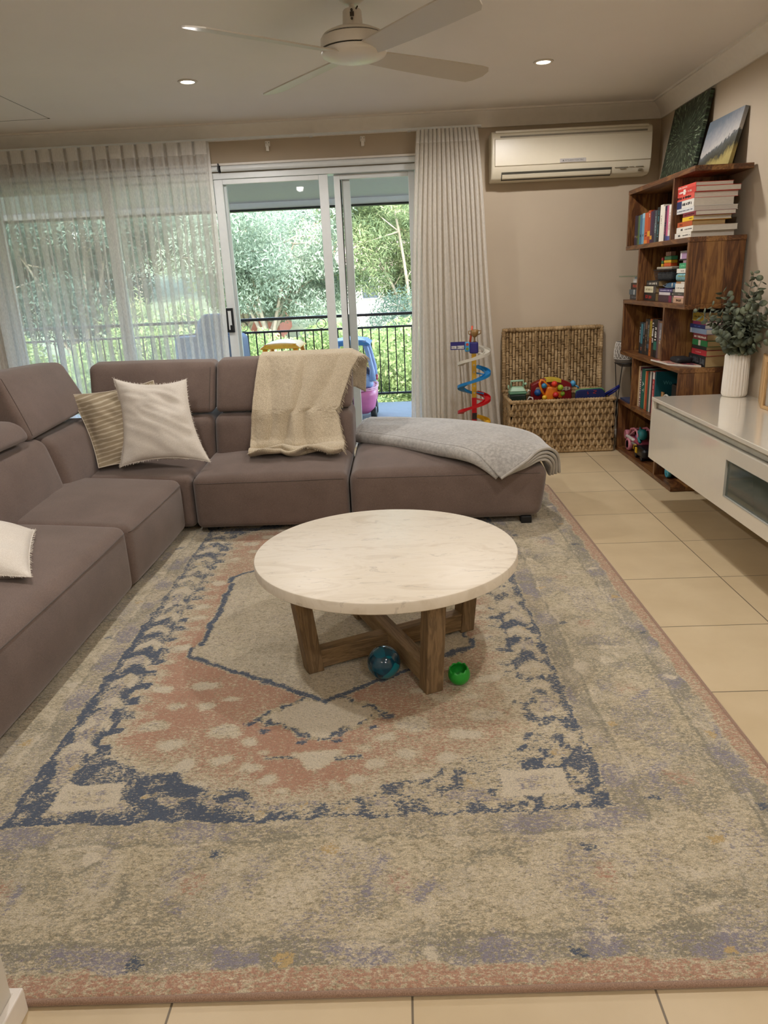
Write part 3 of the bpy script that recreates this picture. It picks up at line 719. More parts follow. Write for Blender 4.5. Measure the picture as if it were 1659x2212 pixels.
def bar(mb, a, b, w, h, zoff=0):
    a, b = V(a), V(b); d = (b-a); d.normalize(); s = d.cross(V((0, 0, 1))); s.normalize(); up = s.cross(d)
    P = []
    for zz in (-h/2, h/2):
        for (q, sg) in ((a, -1), (b, -1), (b, 1), (a, 1)): P.append(q+s*sg*w/2+up*zz)
    return mb.hexa(P)
for k, (lx, ly, nm) in enumerate(LEGS):
    d = V((lx, ly, 0))-CXY; ln = d.length; d.normalize(); s = V((-d.y, d.x, 0))
    # post slants outwards to the top
    bot = CXY+d*(ln-.004); top = CXY+d*(ln+.034)
    mb = MB(); P = []
    for (q, z) in ((bot, RUGZ), (top, TZ-TH)):
        for (a, b) in ((-.028, -.030), (.028, -.030), (.028, .030), (-.028, .030)):
            p = q+d*a+s*b; P.append((p.x, p.y, z))
    mb.hexa(P); mb.build('leg', M_leg, tab, bevel=.003)
for (i, j, z) in ((0, 3, .066), (1, 2, .056)):
    a = V(LEGS[i][:2]+(0,)); b = V(LEGS[j][:2]+(0,))
    d = (b-a).normalized(); a += d*.018; b -= d*.018
    mb = MB(); ang = math.atan2(d.y, d.x); L_ = (b-a).length/2; mid = (a+b)/2
    w = .050
    mb.hexa([(x, y, zz) for zz in (-.032, .032) for (x, y) in ((-L_, -w/2), (L_, -w/2), (L_, w/2), (-L_, w/2))])
    o = mb.build('stretcher', M_legx, None, bevel=.003); o.parent = tab; o.location = V((mid.x, mid.y, z))-tab.location; o.rotation_euler = (0, 0, ang)
# small apron cross under the top
# ball and cup
def ballmat():
    m, nt, out = newmat('teal translucent plastic'); b = N(nt, 'ShaderNodeBsdfPrincipled'); co = objco(nt)
    vn = N(nt, 'ShaderNodeTexVoronoi'); vn.inputs['Scale'].default_value = 28; L(nt, co, vn.inputs['Vector'])
    sp = N(nt, 'ShaderNodeSeparateColor'); L(nt, vn.outputs['Color'], sp.inputs[0])
    c = ramp(nt, sp.outputs[0], [(.2, hexc('#03374a')), (.6, hexc('#06506a')), (.9, hexc('#0d7c8c'))]); L(nt, c, b.inputs['Base Color'])
    b.inputs['Roughness'].default_value = .06; b.inputs['Transmission Weight'].default_value = .0; b.inputs['Coat Weight'].default_value = .6
    L(nt, b.outputs[0], out.inputs[0]); return m
mb = MB(); mb.ball((0, 0, 0), .0555, 24)
o = mb.build('toy_ball', ballmat(), smooth=True); o.location = (-.098, 2.150, .0555+RUGZ); tag(o, 'shiny dark teal see through ball on the rug against the table base', 'ball')
m_green = mat('leaf green plastic', '#27a136', .4, var=.02)
def cupz(r, z, a): return r
mb = MB(); nn = 64; R = .0345
profo = [(R*math.sin(PI*(1-t))*1.0 if t < 1 else 0, 0) for t in (0,)]
def cup_pt(u, v, r, lip):
    a = 2*PI*u; zig = .006*abs(((u*9) % 1)*2-1)*lip
    ph = PI*(.0+.70*v)
    return V((r*math.sin(ph)*math.cos(a), r*math.sin(ph)*math.sin(a), -r*math.cos(ph)+(zig if v > .97 else 0)))
mb.grid(lambda u, v: cup_pt(u, v, R, 1), 90, 18)
o = mb.build('toy_cup', m_green, smooth=True, solid=.003); o.location = (.146, 2.098, .0345+RUGZ); o.rotation_euler = (math.radians(8), math.radians(-6), 0)
tag(o, 'small bright green plastic egg cup with jagged rim beside the front table leg', 'toy cup')

# ------------------------------------------------------------------ sofa
sofa = empty('corner_sofa', (-.9, 4.0, 0), 'mauve brown fabric corner sofa with raised headrests and chaise end', 'sofa')
SB = .040
def cushion(name, P, r=.05, crown=(0, .01, .01, 0, 0, .02), n=12, seams=(), seed=0, wr=.0015):
    mb = MB(); mb.soft(P, r, n, crown, wr=wr, seed=seed); pt = mb._pt
    o = mb.build(name, M_sofa, sofa, smooth=True)
    for sm in seams:
        m2 = MB(); path = []
        for k in range(41):
            t = -1+2*k/40; path.append(pt(*sm(t)))
        m2.tube(path, .0022, 6); m2.build('seam', M_sofadark, o, smooth=True)
    return o
def H(x0, x1, y0, y1, z0, z1, tops=None, dx=0, dy=0):
    """box corners; dx, dy shift the top"""
    b = [(x0, y0, z0), (x1, y0, z0), (x1, y1, z0), (x0, y1, z0)]
    zt = tops or (z1,)*4
    return b+[(x0+dx, y0+dy, zt[0]), (x1+dx, y0+dy, zt[1]), (x1+dx, y1+dy, zt[2]), (x0+dx, y1+dy, zt[3])]
G = .002
# seats on the left run (front faces +x)
front_x = lambda w=.985, z=.80: (lambda t: (1.0, t*.93, .74))
cushion('seat', H(-1.95, -1.203, 1.55, 2.915-G, SB, 0, (.375, .330, .330, .375)), .038, (0, .018, .012, .006, 0, .035), 14, [lambda t: (1.0, t*.97, .80)], 1)
cushion('seat', H(-1.95, -1.200, 2.922, 3.715, SB, 0, (.360, .318, .318, .360)), .038, (0, .018, .010, .004, 0, .030), 14, [lambda t: (1.0, t*.97, .80)], 2)
# corner
cushion('corner_seat', H(-1.95, -1.150, 3.715+G, 4.35, SB, 0, (.345, .320, .345, .345)), .035, (0, 0, 0, 0, 0, .022), 12, [], 3)
# right run
cushion('seat', H(-1.138, -.314, 3.69, 4.35, SB, 0, (.322, .322, .365, .365)), .038, (.004, .004, .018, 0, 0, .032), 14, [lambda t: (t*.97, -1.0, .80)], 4)
# chaise
P = H(-.302, .715, 3.68, 4.63, SB, 0, (.325, .318, .345, .350))
P[1] = (.700, 3.69, SB); P[5] = (.735, 3.675, .318)
cushion('chaise', P, .055, (.004, .02, .012, .02, 0, .045), 16, [lambda t: (t*.93, -1.0, .80)], 5)
# backs: lower cushion + headrest
cushion('backrest', H(-1.108, -.300, 4.10, 4.42, .30, .575, dy=.075), .05, (0, 0, .03, 0, 0, .0), 12, [], 6)
cushion('headrest', [(-1.100, 4.185, .580), (-.302, 4.185, .580), (-.302, 4.40, .595), (-1.100, 4.40, .595), (-1.098, 4.33, .865), (-.300, 4.33, .860), (-.300, 4.46, .875), (-1.098, 4.46, .880)], .035, (0, 0, .022, .01, 0, .004), 12, [], 7)
cushion('backrest', H(-1.95, -1.112, 4.10, 4.42, .30, .575, dy=.075), .05, (0, 0, .03, 0, 0, 0), 12, [], 8)
cushion('headrest', [(-1.830, 4.185, .580), (-1.108, 4.185, .580), (-1.108, 4.40, .60), (-1.83, 4.40, .60), (-1.865, 4.34, .868), (-1.104, 4.33, .860), (-1.106, 4.46, .872), (-1.865, 4.47, .884)], .035, (0, 0, .022, .01, 0, .004), 12, [lambda t: (.93, -1.0, t*.85)], 9)
# corner, left-facing side
cushion('backrest', H(-2.05, -1.69, 3.50, 4.15, .30, .600, dx=-.075), .05, (0, .025, 0, 0, 0, 0), 12, [], 10)
cushion('headrest', [(-1.96, 3.40, .612), (-1.775, 3.36, .612), (-1.800, 4.17, .645), (-1.98, 4.17, .655), (-2.07, 3.50, .930), (-1.945, 3.46, .930), (-1.930, 4.16, .915), (-2.07, 4.16, .915)], .035, (0, .022, 0, 0, 0, .004), 12, [lambda t: (1.0, -.90, t*.85)], 11)
cushion('backrest', H(-2.05, -1.69, 2.70, 3.49, .30, .615, dx=-.08), .05, (0, .03, 0, 0, 0, 0), 12, [lambda t: (1.0, .97, t*.9)], 12)
cushion('headrest', [(-2.10, 2.62, .632), (-1.74, 2.62, .630), (-1.74, 3.335, .630), (-2.10, 3.335, .632), (-2.16, 2.62, .76), (-1.79, 2.62, .735), (-1.79, 3.335, .725), (-2.16, 3.335, .745)], .05, (0, .015, 0, 0, 0, .012), 12, [], 13)
cushion('backrest', H(-2.05, -1.69, 1.55, 2.69, .30, .615, dx=-.08), .05, (0, .03, 0, 0, 0, 0), 12, [], 14)
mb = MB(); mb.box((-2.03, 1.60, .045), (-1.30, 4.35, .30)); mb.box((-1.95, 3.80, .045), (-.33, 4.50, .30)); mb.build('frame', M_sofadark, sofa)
M_foot = mat('black plastic foot', '#111112', .5)
for (x, y) in ((.625, 3.715), (.60, 4.52), (-.24, 3.76), (-1.07, 3.78), (-1.30, 2.85), (-1.30, 1.7)):
    mb = MB(); mb.box((x-.028, y-.028, RUGZ), (x+.028, y+.028, SB+.012)); mb.build('foot', M_foot, sofa, bevel=.004)

# ------------------------------------------------------------------ throw pillows
def pillow(name, corners, thick, mtl, label, seed, concave=.06, flange=0, fringe=None, stripes=None, nrm=None, m2=None, group=None):
    c = [V(p) for p in corners]  # BL BR TR TL
    nr = (c[1]-c[0]).cross(c[3]-c[0]).normalized()
    if nrm is not None and nr.dot(V(nrm)) < 0: nr = -nr
    W = (c[1]-c[0]).length
    def base(u, v):
        uu, vv = 2*u-1, 2*v-1
        # pull edges in: corners stay
        uu2 = uu*(1-concave*(1-vv*vv)*abs(uu)); vv2 = vv*(1-concave*(1-uu*uu)*abs(vv))
        a, b = (uu2+1)/2, (vv2+1)/2
        return c[0].lerp(c[1], a).lerp(c[3].lerp(c[2], a), b)
    def surf(sign):
        def f(u, v):
            p = base(u, v); uu, vv = abs(2*u-1), abs(2*v-1)
            q = 1-flange
            hu = max(0, 1-(uu/q)**2.2); hv = max(0, 1-(vv/q)**2.2)
            t = thick*(hu*hv)**.55
            w = noise.noise(p*9+V((seed, 0, 0)))*.016+(1-abs(noise.noise(V((p.x*5+seed, p.y*5, p.z*22+p.x*8)))*2.2))*.010
            e = min(1, (hu*hv)*3)
            # radiating creases from corners
            return p+nr*sign*(t/2+.0015)+nr*w*e*(1 if sign > 0 else .3)
        return f
    mb = MB(); n = 36
    mb.grid(surf(1), n, n); k = len(mb.v); mb.grid(surf(-1), n, n)
    w = n+1
    per = [i for i in range(n)]+[j*w+n for j in range(n)]+[n*w+n-i for i in range(n)]+[(n-j)*w for j in range(n)]
    for i in range(len(per)):
        a, b = per[i], per[(i+1) % len(per)]; mb.f.append((b, a, a+k, b+k)); mb.mi.append(0)
    o = mb.build(name, mtl, smooth=True); tag(o, label, 'cushion', group)
    # welt / ragged edge
    rnd = random.Random(seed); m3 = MB()
    ed = [base(t/60, 0) for t in range(60)]+[base(1, t/60) for t in range(60)]+[base(1-t/60, 1) for t in range(60)]+[base(0, 1-t/60) for t in range(60)]
    if fringe:
        cen = (c[0]+c[2])/2
        for i in range(0, len(ed)):
            for _ in range(2):
                p = ed[i].lerp(ed[(i+1) % len(ed)], rnd.random()); d = (p-cen).normalized()
                q = p+d*rnd.uniform(.3, 1)*fringe+V([rnd.uniform(-1, 1) for _ in range(3)])*fringe*.35
                m3.tube([p-d*.002, (p+q)/2+nr*rnd.uniform(-.002, .002), q], [.0011, .0009, .0006], 4)
        m3.tube(ed, .0022, 6, closed=True)
        m3.build('frayed_edge', m2 or mtl, o)
    else:
        m3.tube(ed, .0028, 6, closed=True); m3.build('piping', m2 or mtl, o, smooth=True)
    return o
def stripe_mat():
    m, nt, out = newmat('taupe and cream striped linen'); tc = N(nt, 'ShaderNodeTexCoord')
    mp = N(nt, 'ShaderNodeMapping'); mp.inputs['Rotation'].default_value = (0, math.radians(14), 0); L(nt, tc.outputs['Object'], mp.inputs[0])
    sp = N(nt, 'ShaderNodeSeparateXYZ'); L(nt, mp.outputs[0], sp.inputs[0])
    nn = noisen(nt, objco(nt, (1, 1, 4)), 8, 3)
    ad = N(nt, 'ShaderNodeMath', operation='MULTIPLY_ADD'); L(nt, nn, ad.inputs[0]); ad.inputs[1].default_value = .02; L(nt, sp.outputs['Z'], ad.inputs[2])
    ml = N(nt, 'ShaderNodeMath', operation='MULTIPLY'); L(nt, ad.outputs[0], ml.inputs[0]); ml.inputs[1].default_value = 270
    sn = N(nt, 'ShaderNodeMath', operation='SINE'); L(nt, ml.outputs[0], sn.inputs[0])
    c = ramp(nt, sn.outputs[0], [(.0, hexc('#a8997f')), (.55, hexc('#b3a48a')), (.85, hexc('#cfc3ab'))])
    b = N(nt, 'ShaderNodeBsdfPrincipled'); b.inputs['Roughness'].default_value = .95; L(nt, c, b.inputs['Base Color'])
    L(nt, bumpn(nt, noisen(nt, objco(nt), 300, 2), .3, .002), b.inputs['Normal']); L(nt, b.outputs[0], out.inputs[0]); return m
pillow('throw_pillow', [(-1.665, 3.80, .375), (-1.21, 3.93, .375), (-1.405, 4.10, .795), (-1.86, 4.02, .745)], .13, stripe_mat(), 'taupe and cream striped cushion leaning in the sofa corner behind the plain one', 3, .09, .10, m2=M_cream, nrm=(.3, -1, 0), group='cushions in the sofa corner')
pillow('throw_pillow', [(-1.545, 3.79, .378), (-1.062, 3.83, .378), (-1.205, 4.055, .800), (-1.60, 4.03, .822)], .13, M_white, 'plain off white cushion with frayed edges propped in front of the striped one', 11, .15, .0, fringe=.012, nrm=(0, -1, 0), group='cushions in the sofa corner')
pillow('throw_pillow', [(-1.66, 2.16, .43), (-1.275, 2.245, .375), (-1.46, 2.66, .405), (-1.80, 2.60, .50)], .13, M_white, 'off white frayed cushion lying on the near left seat of the sofa', 19, .06, .0, fringe=.012, nrm=(0, 0, 1))

# ------------------------------------------------------------------ cream throw over the back
def throw_pt(u, v):
    # v: 0 behind top .. 1 bunched on the seat
    prof = [(4.515, .66), (4.52, .80), (4.50, .882), (4.42, .898), (4.34, .880), (4.285, .80), (4.225, .70), (4.155, .60), (4.14, .575), (4.125, .53), (4.09, .45), (4.06, .40), (4.00, .385), (3.955, .39)]
    f = v*(len(prof)-1); i = min(int(f), len(prof)-2); f -= i
    y = prof[i][0]*(1-f)+prof[i+1][0]*f; z = prof[i][1]*(1-f)+prof[i+1][1]*f
    xl = np.interp(v, [0, .2, .5, .8, 1], [-.815, -.825, -.868, -.885, -.868])
    xr = np.interp(v, [0, .15, .24, .32, .40, .50, .60, .75, .86, 1], [-.235, -.215, -.225, -.265, -.305, -.355, -.395, -.365, -.345, -.36])
    x = xl+(xr-xl)*u
    over = max(0, x+.300)      # hangs past the cushion end
    z -= over*.55*(1 if v < .5 else .2); y += over*.1
    fold = .020*math.sin(u*11+v*2.5)*sstep(.2, .45, v)+.016*math.sin(u*19+v*5+1)*sstep(.3, .7, v)+.012*math.sin(u*7-v*9)
    bunch = sstep(.78, .92, v)
    y -= .006+abs(fold)+bunch*(.03+.022*math.sin(v*70+u*4+1.2*math.sin(u*6)))
    z += bunch*(.018*math.sin(v*55+u*3.5+2)+.012+.012*math.sin(u*13+v*18))
    y -= .02*math.exp(-((u-.42-.25*(v-.4))/.06)**2)*sstep(.25, .4, v)*(1-bunch)
    p = V((x, y, z)); p += V((0, -1, .3))*.0035*noise.noise(V((u*60, v*75, 0)))
    return p
thr_o = empty('throw_blanket', (-.6, 4.2, .4), 'cream fringed knit throw draped over the sofa back and down onto the seat', 'throw')
mb = MB(); mb.grid(throw_pt, 90, 130); mb.build('cloth', M_throw, thr_o, smooth=True, solid=.007)
mb = MB(); rnd = random.Random(5)
for i in range(150):
    v = .1+.86*i/150; p = throw_pt(1, v); L_ = rnd.uniform(.012, .035)
    q = p+V((rnd.uniform(.2, .8)*L_, rnd.uniform(-.3, .2)*L_, -L_*rnd.uniform(.5, 1)))
    mb.tube([p, (p+q)/2+V((.003, 0, 0)), q], [.0016, .0014, .001], 4)
for i in range(120):
    u = i/120; p = throw_pt(u, 1); L_ = rnd.uniform(.008, .02)
    q = p+V((rnd.uniform(-.4, .4)*L_, -L_*.8, -L_*rnd.uniform(.0, .4)))
    mb.tube([p, (p+q)/2, q], [.0016, .0014, .001], 4)
mb.build('fringe', M_throw, thr_o)

# ------------------------------------------------------------------ folded grey blanket on the chaise
blk = empty('folded_blanket', (.2, 4.2, .4), 'pale grey fleece blanket folded and draped over the end of the chaise', 'blanket')
def bl_net(off):
    o = off
    rows = [  # rows from near (front) edge to far edge; columns left to right
        [(-.285, 4.34, .372+o), (-.06, 4.11, .385+o), (.16, 3.865, .388+o), (.34, 3.70, .375+o), (.475+o*.2, 3.640-o*1.0, .275+o*.2)],
        [(-.262, 4.42, .405+o), (-.02, 4.24, .408+o), (.24, 3.98, .412+o), (.47, 3.77, .402+o), (.60, 3.650-o*.8, .338+o*.6)],
        [(-.24, 4.52, .412+o), (.05, 4.36, .414+o), (.32, 4.13, .418+o), (.56, 3.88, .412+o), (.705, 3.70-o*.4, .378+o)],
        [(-.21, 4.62, .405+o), (.12, 4.50, .410+o), (.42, 4.28, .414+o), (.66, 4.00, .400+o), (.775+o*.6, 3.765, .330+o)],
        [(-.18, 4.70, .372+o), (.17, 4.62, .375+o), (.50, 4.42, .378+o), (.735+o*.5, 4.12, .350+o), (.790+o*1.0, 3.83, .235+o*.2)],
    ]
    return [[V(p) for p in r] for r in rows]
def bl_layer(off, u1, seed, k0=0, k1=1):
    net = bl_net(off)
    def f(u, v):
        p = catmull(net, u*u1, k0+(k1-k0)*v)
        w = .010*noise.noise(V((u*3+seed, v*5, 0)))+.005*noise.noise(V((u*11, v*9+seed, 2)))
        return p+V((0, 0, w*math.sin(PI*min(1, max(0, v)))*(1-.6*u**4)))
    return f
offs = (.0, -.016, -.031, -.045)
for i, (o_, u1, k0, k1) in enumerate(((.034, .985, 0, 1), (.014, .992, .02, .985), (-.005, .997, .035, .97), (-.024, 1.0, .06, .95))):
    mb = MB(); mb.grid(bl_layer(o_, u1, 3, k0, k1), 60, 50); mb.build('fold', M_grey, blk, smooth=True, solid=.015)
    if i < 4:
        f = bl_layer(o_, u1, 3, k0, k1); m2 = MB(); m2.tube([f(1, t/50)+V((.001, -.001, 0)) for t in range(51)], .0085, 8); m2.build('hem', mat('grey fleece hem', '#b9b5ae', .9, bump=.3), blk, smooth=True)
# rolled left and front folded edges
for (v_, r_) in ((0, .034), (1, .034)):
    f = bl_layer(.006, .985, 3); m2 = MB(); m2.tube([f(t/50*.985, v_)+V((0, 0, .0)) for t in range(51)], [.034*(1-.55*sstep(.7, 1, t/50)) for t in range(51)], 14); m2.build('fold', M_grey, blk, smooth=True)
f = bl_layer(.006, .99, 3); m2 = MB(); m2.tube([f(0.005, t/30) for t in range(31)], .036, 14); m2.build('fold', M_grey, blk, smooth=True)
#PART3
# ------------------------------------------------------------------ bookshelf
SX, SD, SY0, SY1 = 1.5615, .305, 4.21, 5.372
shelf = empty('staggered_bookshelf', (1.71, 4.8, 0), 'tall dark brown wooden bookshelf with staggered compartments against the right wall', 'bookshelf')
LV = [.015, .362, .711, 1.061, 1.4115, 1.763]; TK = .0135
for i, z in enumerate(LV):
    mb = MB(); mb.box((SX, SY0, z-TK), (SX+SD, SY1, z+TK)); mb.build('shelf_board', M_shelfY, shelf, bevel=.002)
def vert(y, i, th=.024):
    mb = MB(); mb.box((SX+.001, y, LV[i]+TK), (SX+SD-.001, y+th, LV[i+1]-TK)); mb.build('upright', M_shelfZ, shelf, bevel=.0015)
vert(5.345, 4); vert(4.505, 4)          # top row
vert(4.214, 3); vert(5.065, 3)
vert(5.345, 2); vert(4.525, 2)
vert(4.214, 1); vert(5.065, 1)
vert(5.345, 0); vert(4.510, 0)
for (i, a, b) in ((4, 4.529, 5.345), (3, 4.238, 5.065), (2, 4.549, 5.345), (1, 4.238, 5.065), (0, 4.534, 5.345)):
    mb = MB(); mb.box((SX+SD-.012, a, LV[i]+TK), (SX+SD-.002, b, LV[i+1]-TK)); mb.build('back_panel', M_shelfZ, shelf)
TOP = [z+TK+.0004 for z in LV]

# ------------------------------------------------------------------ books
PG = mat('book pages white', '#cfc9bd', .9, var=.08, nscale=60, stretch=(1, 1, 12)); PGT = mat('book pages tan', '#ab9266', .9, var=.10, nscale=60, stretch=(1, 1, 12))
bk_rnd = random.Random(31)
def cov(h): return mat('book cover '+h, h, .45, var=.04, nscale=20)
def bars(mb, f, n, L0, L1, W, rnd):
    """little letter strokes along the spine; f(a, b) maps along, across to a point pair"""
    a = L0; st = (L1-L0)/n
    for k in range(n*2):
        if a > L1: break
        w_ = st*rnd.uniform(.22, .62)
        if rnd.random() < .14: a += st*.7; continue
        u_, v_ = rnd.uniform(.55, 1), rnd.uniform(.45, 1)
        if rnd.random() < .4: f(mb, a, a+w_, -W/2*u_, -W*.08); f(mb, a, a+w_*.6, W*.05, W/2*v_)
        else: f(mb, a, a+w_, -W/2*u_, W/2*v_)
        a += w_+st*.22
def book_up(x, y, z, t, h, w, col, lab, group, letter=None, lcol='#e8e4da', tan=False, band=None, txt=None, size=.02, vertical=True):
    lo = (x, y, z); mb = MB()
    mb.box((x, y-t, z), (x+.0025, y, z+h)); mb.box((x+.002, y-t, z), (x+w, y-t+.0018, z+h)); mb.box((x+.002, y-.0018, z), (x+w, y, z+h))
    o = mb.build('book', cov(col), bevel=.0008, loc=lo); tag(o, lab, 'book', group)
    mb = MB(); mb.box((x+.0025, y-t+.0018, z+.003), (x+w-.004, y-.0018, z+h-.004)); mb.build('pages', PGT if tan else PG, o)
    if band:
        b0, b1, bc = band; mb = MB(); mb.box((x-.0005, y-t+.0006, z+h*b0), (x+.001, y-.0006, z+h*b1)); mb.build('spine_band', cov(bc), o)
    if letter:
        a, b, n, wd = letter; mb = MB()
        bars(mb, lambda m, p, q, c, d: m.box((x-.0011, y-t/2+c, p), (x-.0002, y-t/2+d, q)), n, z+h*a, z+h*b, t*wd, bk_rnd); mb.build('spine_lettering', cov(lcol), o)
    if txt:
        text('spine_lettering', txt, size, cov(lcol), o, frame_mat(V((x-.0012, y-t/2, z+h*.55))-V(lo), (0, 0, -1), (0, -1, 0)))
    return o
def book_flat(x, yf, z, ln, t, w, col, lab, group, letter=None, lcol='#e8e4da', tan=False, band=None, txt=None, size=.012, rot=0, name='book'):
    lo = (x, yf, z); mb = MB()
    mb.box((x, yf-ln, z), (x+.0025, yf, z+t)); mb.box((x+.002, yf-ln, z), (x+w, yf, z+.0016)); mb.box((x+.002, yf-ln, z+t-.0016), (x+w, yf, z+t))
    o = mb.build(name, cov(col), bevel=.0006, loc=lo); tag(o, lab, 'book', group)
    mb = MB(); mb.box((x+.0025, yf-ln+.003, z+.0016), (x+w-.003, yf-.003, z+t-.0016)); mb.build('pages', PGT if tan else PG, o)
    if band:
        b0, b1, bc = band; mb = MB(); mb.box((x-.0005, yf-ln*b1, z+.0008), (x+.001, yf-ln*b0, z+t-.0008)); mb.build('spine_band', cov(bc), o)
    if letter:
        a, b, n, wd = letter; mb = MB()
        bars(mb, lambda m, p, q, c, d: m.box((x-.0011, yf-q, z+t/2+c), (x-.0002, yf-p, z+t/2+d)), n, ln*a, ln*b, t*wd, bk_rnd); mb.build('spine_lettering', cov(lcol), o)
    if txt: text('spine_lettering', txt, size, cov(lcol), o, frame_mat(V((x-.0012, yf-ln*.35, z+t/2))-V(lo), (0, -1, 0), (0, 0, 1)))
    o.rotation_euler = (0, 0, rot); return o

# top compartment, standing
z = TOP[4]; y = 5.272; g = 'standing books in the top compartment'
for (t, h, c, lab, kw) in [
    (.030, .186, '#2b1b38', 'dark plum paperback standing at the far end of the top row', dict(letter=(.25, .33, 3, .5), lcol='#d8c8b0')),
    (.026, .182, '#23262f', 'charcoal book second in the top row beside the plum paperback', dict(letter=(.25, .32, 3, .5), lcol='#b9a63a')),
    (.026, .182, '#4d6b3c', 'olive green thin spine in the top row before the blue books', {}),
    (.036, .184, '#3c6b8c', 'mid blue book in the top row with a dark foot mark', dict(letter=(.26, .34, 2, .5), lcol='#16202b')),
    (.036, .188, '#6fa3bd', 'pale sky blue book in the top row left of the orange ones', dict(band=(.85, 1, '#9cc4d2'), letter=(.26, .34, 2, .5), lcol='#1c2b36')),
    (.050, .187, '#c3562a', 'thick burnt orange book in the top row', dict(letter=(.24, .36, 3, .5), lcol='#2a1712', band=(.0, .12, '#d98338'))),
    (.036, .196, '#a8421f', 'rust orange book in the top row beside the dark purple ones', dict(band=(.22, .38, '#d9a22f'), letter=(.8, .9, 2, .4))),
    (.030, .186, '#3a2140', 'dark aubergine book after the rust orange one in the top row', dict(band=(.12, .24, '#c88c2c'))),
    (.030, .190, '#2c1a33', 'very dark purple book in the top row without pale marks', {}),
    (.030, .186, '#3b4a50', 'slate grey book with a faint pale label in the top row', dict(band=(.35, .6, '#56676b'), letter=(.3, .8, 9, .3), lcol='#aab3b0')),
    (.040, .200, '#0f1a1f', 'tall black book with teal lettering in the top row before the white spine', dict(letter=(.15, .9, 14, .3), lcol='#3f8a94')),
    (.040, .208, '#e3ddd0', 'tallest white spine in the top row', dict(letter=(.45, .75, 8, .2), lcol='#7a6a50')),
    (.022, .196, '#e1dacb', 'narrow cream spine beside the tallest white one', {}),
    (.026, .196, '#1d1b3a', 'midnight blue spine between cream and pink books in the top row', dict(letter=(.2, .85, 12, .3), lcol='#c05070')),
    (.024, .194, '#b55277', 'magenta pink spine in the top row', dict(band=(0, .14, '#36407a'))),
    (.032, .194, '#ded6cc', 'white spine with a dark dot near the top row divider', dict(band=(0, .13, '#4a5490'), letter=(.3, .8, 9, .25), lcol='#c05a52')),
    (.020, .190, '#cfc0a0', 'beige spiral bound book touching the top row divider', dict(letter=(.05, .95, 22, .6), lcol='#7a6a4e')),
]:
    t *= 1.335; book_up(1.585, y, z, t-.001, h, .14, c, lab, g, **kw); y -= t
# pile at the open end of the top row
z = TOP[4]; g = 'pile of large books on the top row'
for (yf, ye, t, w, c, lab, kw) in [
    (4.525, 4.262, .030, .235, '#ded8cb', 'bottom white paperback of the top row pile reading NEIL', dict(txt='NEIL', lcol='#262626', size=.016, letter=(.55, .95, 12, .2))),
    (4.485, 4.240, .030, .240, '#e2dccf', 'white paperback second from the bottom of the top row pile', dict(txt='NEIL', lcol='#2c2c2c', size=.016, letter=(.5, .95, 12, .2))),
    (4.475, 4.258, .026, .180, '#b5562b', 'rounded terracotta cloth book in the top row pile', dict(tan=True, letter=(.15, .35, 4, .5), lcol='#8a3b1b')),
    (4.405, 4.245, .022, .205, '#e2b92b', 'bright yellow book in the top row pile', dict(letter=(.62, .9, 7, .25), lcol='#7d5a20')),
    (4.400, 4.218, .023, .215, '#7e2634', 'maroon book in the top row pile above the yellow one', dict(letter=(.1, .9, 14, .35), lcol='#4d1420')),
    (4.500, 4.246, .026, .235, '#d5d4d2', 'pale grey book with twin white labels in the top row pile', dict(letter=(.05, .92, 22, .3), lcol='#6c7480')),
    (4.513, 4.255, .040, .215, '#dedbd2', 'thick white book with a navy block in the top row pile', dict(band=(.04, .32, '#2b3560'), letter=(.35, .9, 12, .4), lcol='#3a3b40')),
    (4.578, 4.258, .030, .235, '#d9574a', 'coral red book with black lettering in the top row pile', dict(letter=(.12, .86, 16, .5), lcol='#2a1718')),
    (4.565, 4.240, .028, .240, '#c73a33', 'scarlet book with white lettering in the top row pile', dict(letter=(.12, .86, 16, .4), lcol='#eadfd8', band=(.45, .55, '#e9e3da'))),
    (4.548, 4.246, .020, .200, '#d94f43', 'slimmest red book on the very top of the top row pile', dict(letter=(.1, .6, 10, .4), lcol='#efdcd2')),
]:
    book_flat(1.585, yf, z, yf-ye, t-.0004, w, c, lab, g, **kw); z += t

# second row, far ledge
z = TOP[3]; g = 'small pile on the second row ledge'
for (yf, ye, t, w, c, lab, kw) in [
    (5.345, 5.10, .032, .16, '#33363a', 'dark grey book at the bottom of the ledge pile below the glass plate', dict(letter=(.1, .8, 10, .25), lcol='#73777a')),
    (5.368, 5.10, .034, .16, '#4a5a63', 'blue grey book with a pale slash in the ledge pile', dict(band=(.38, .46, '#c9cdca'), letter=(.6, .95, 6, .3), lcol='#93a0a6')),
    (5.335, 5.10, .044, .16, '#2c211e', 'thick black book with red and white lettering in the ledge pile', dict(letter=(.2, .9, 7, .5), lcol='#b5452f')),
    (5.290, 5.10, .026, .15, '#c3c4c2', 'silver grey thin book on top of the ledge pile', dict(letter=(.5, .6, 2, .7), lcol='#22262b')),
    (5.260, 5.10, .012, .13, '#6f8290', 'thinnest blue grey booklet under the glass plate', {}),
]:
    book_flat(1.60, yf, z, yf-ye, t-.0004, w, c, lab, g, **kw); z += t
mb = MB(); mb.box((1.585, 5.095, z+.0005), (1.86, 5.585, z+.0085)); o = mb.build('glass_plate', glassmat('green edge glass', (.75, .9, .84)), bevel=.001); tag(o, 'small clear glass shelf plate with green edge resting on the ledge pile of books', 'glass plate')
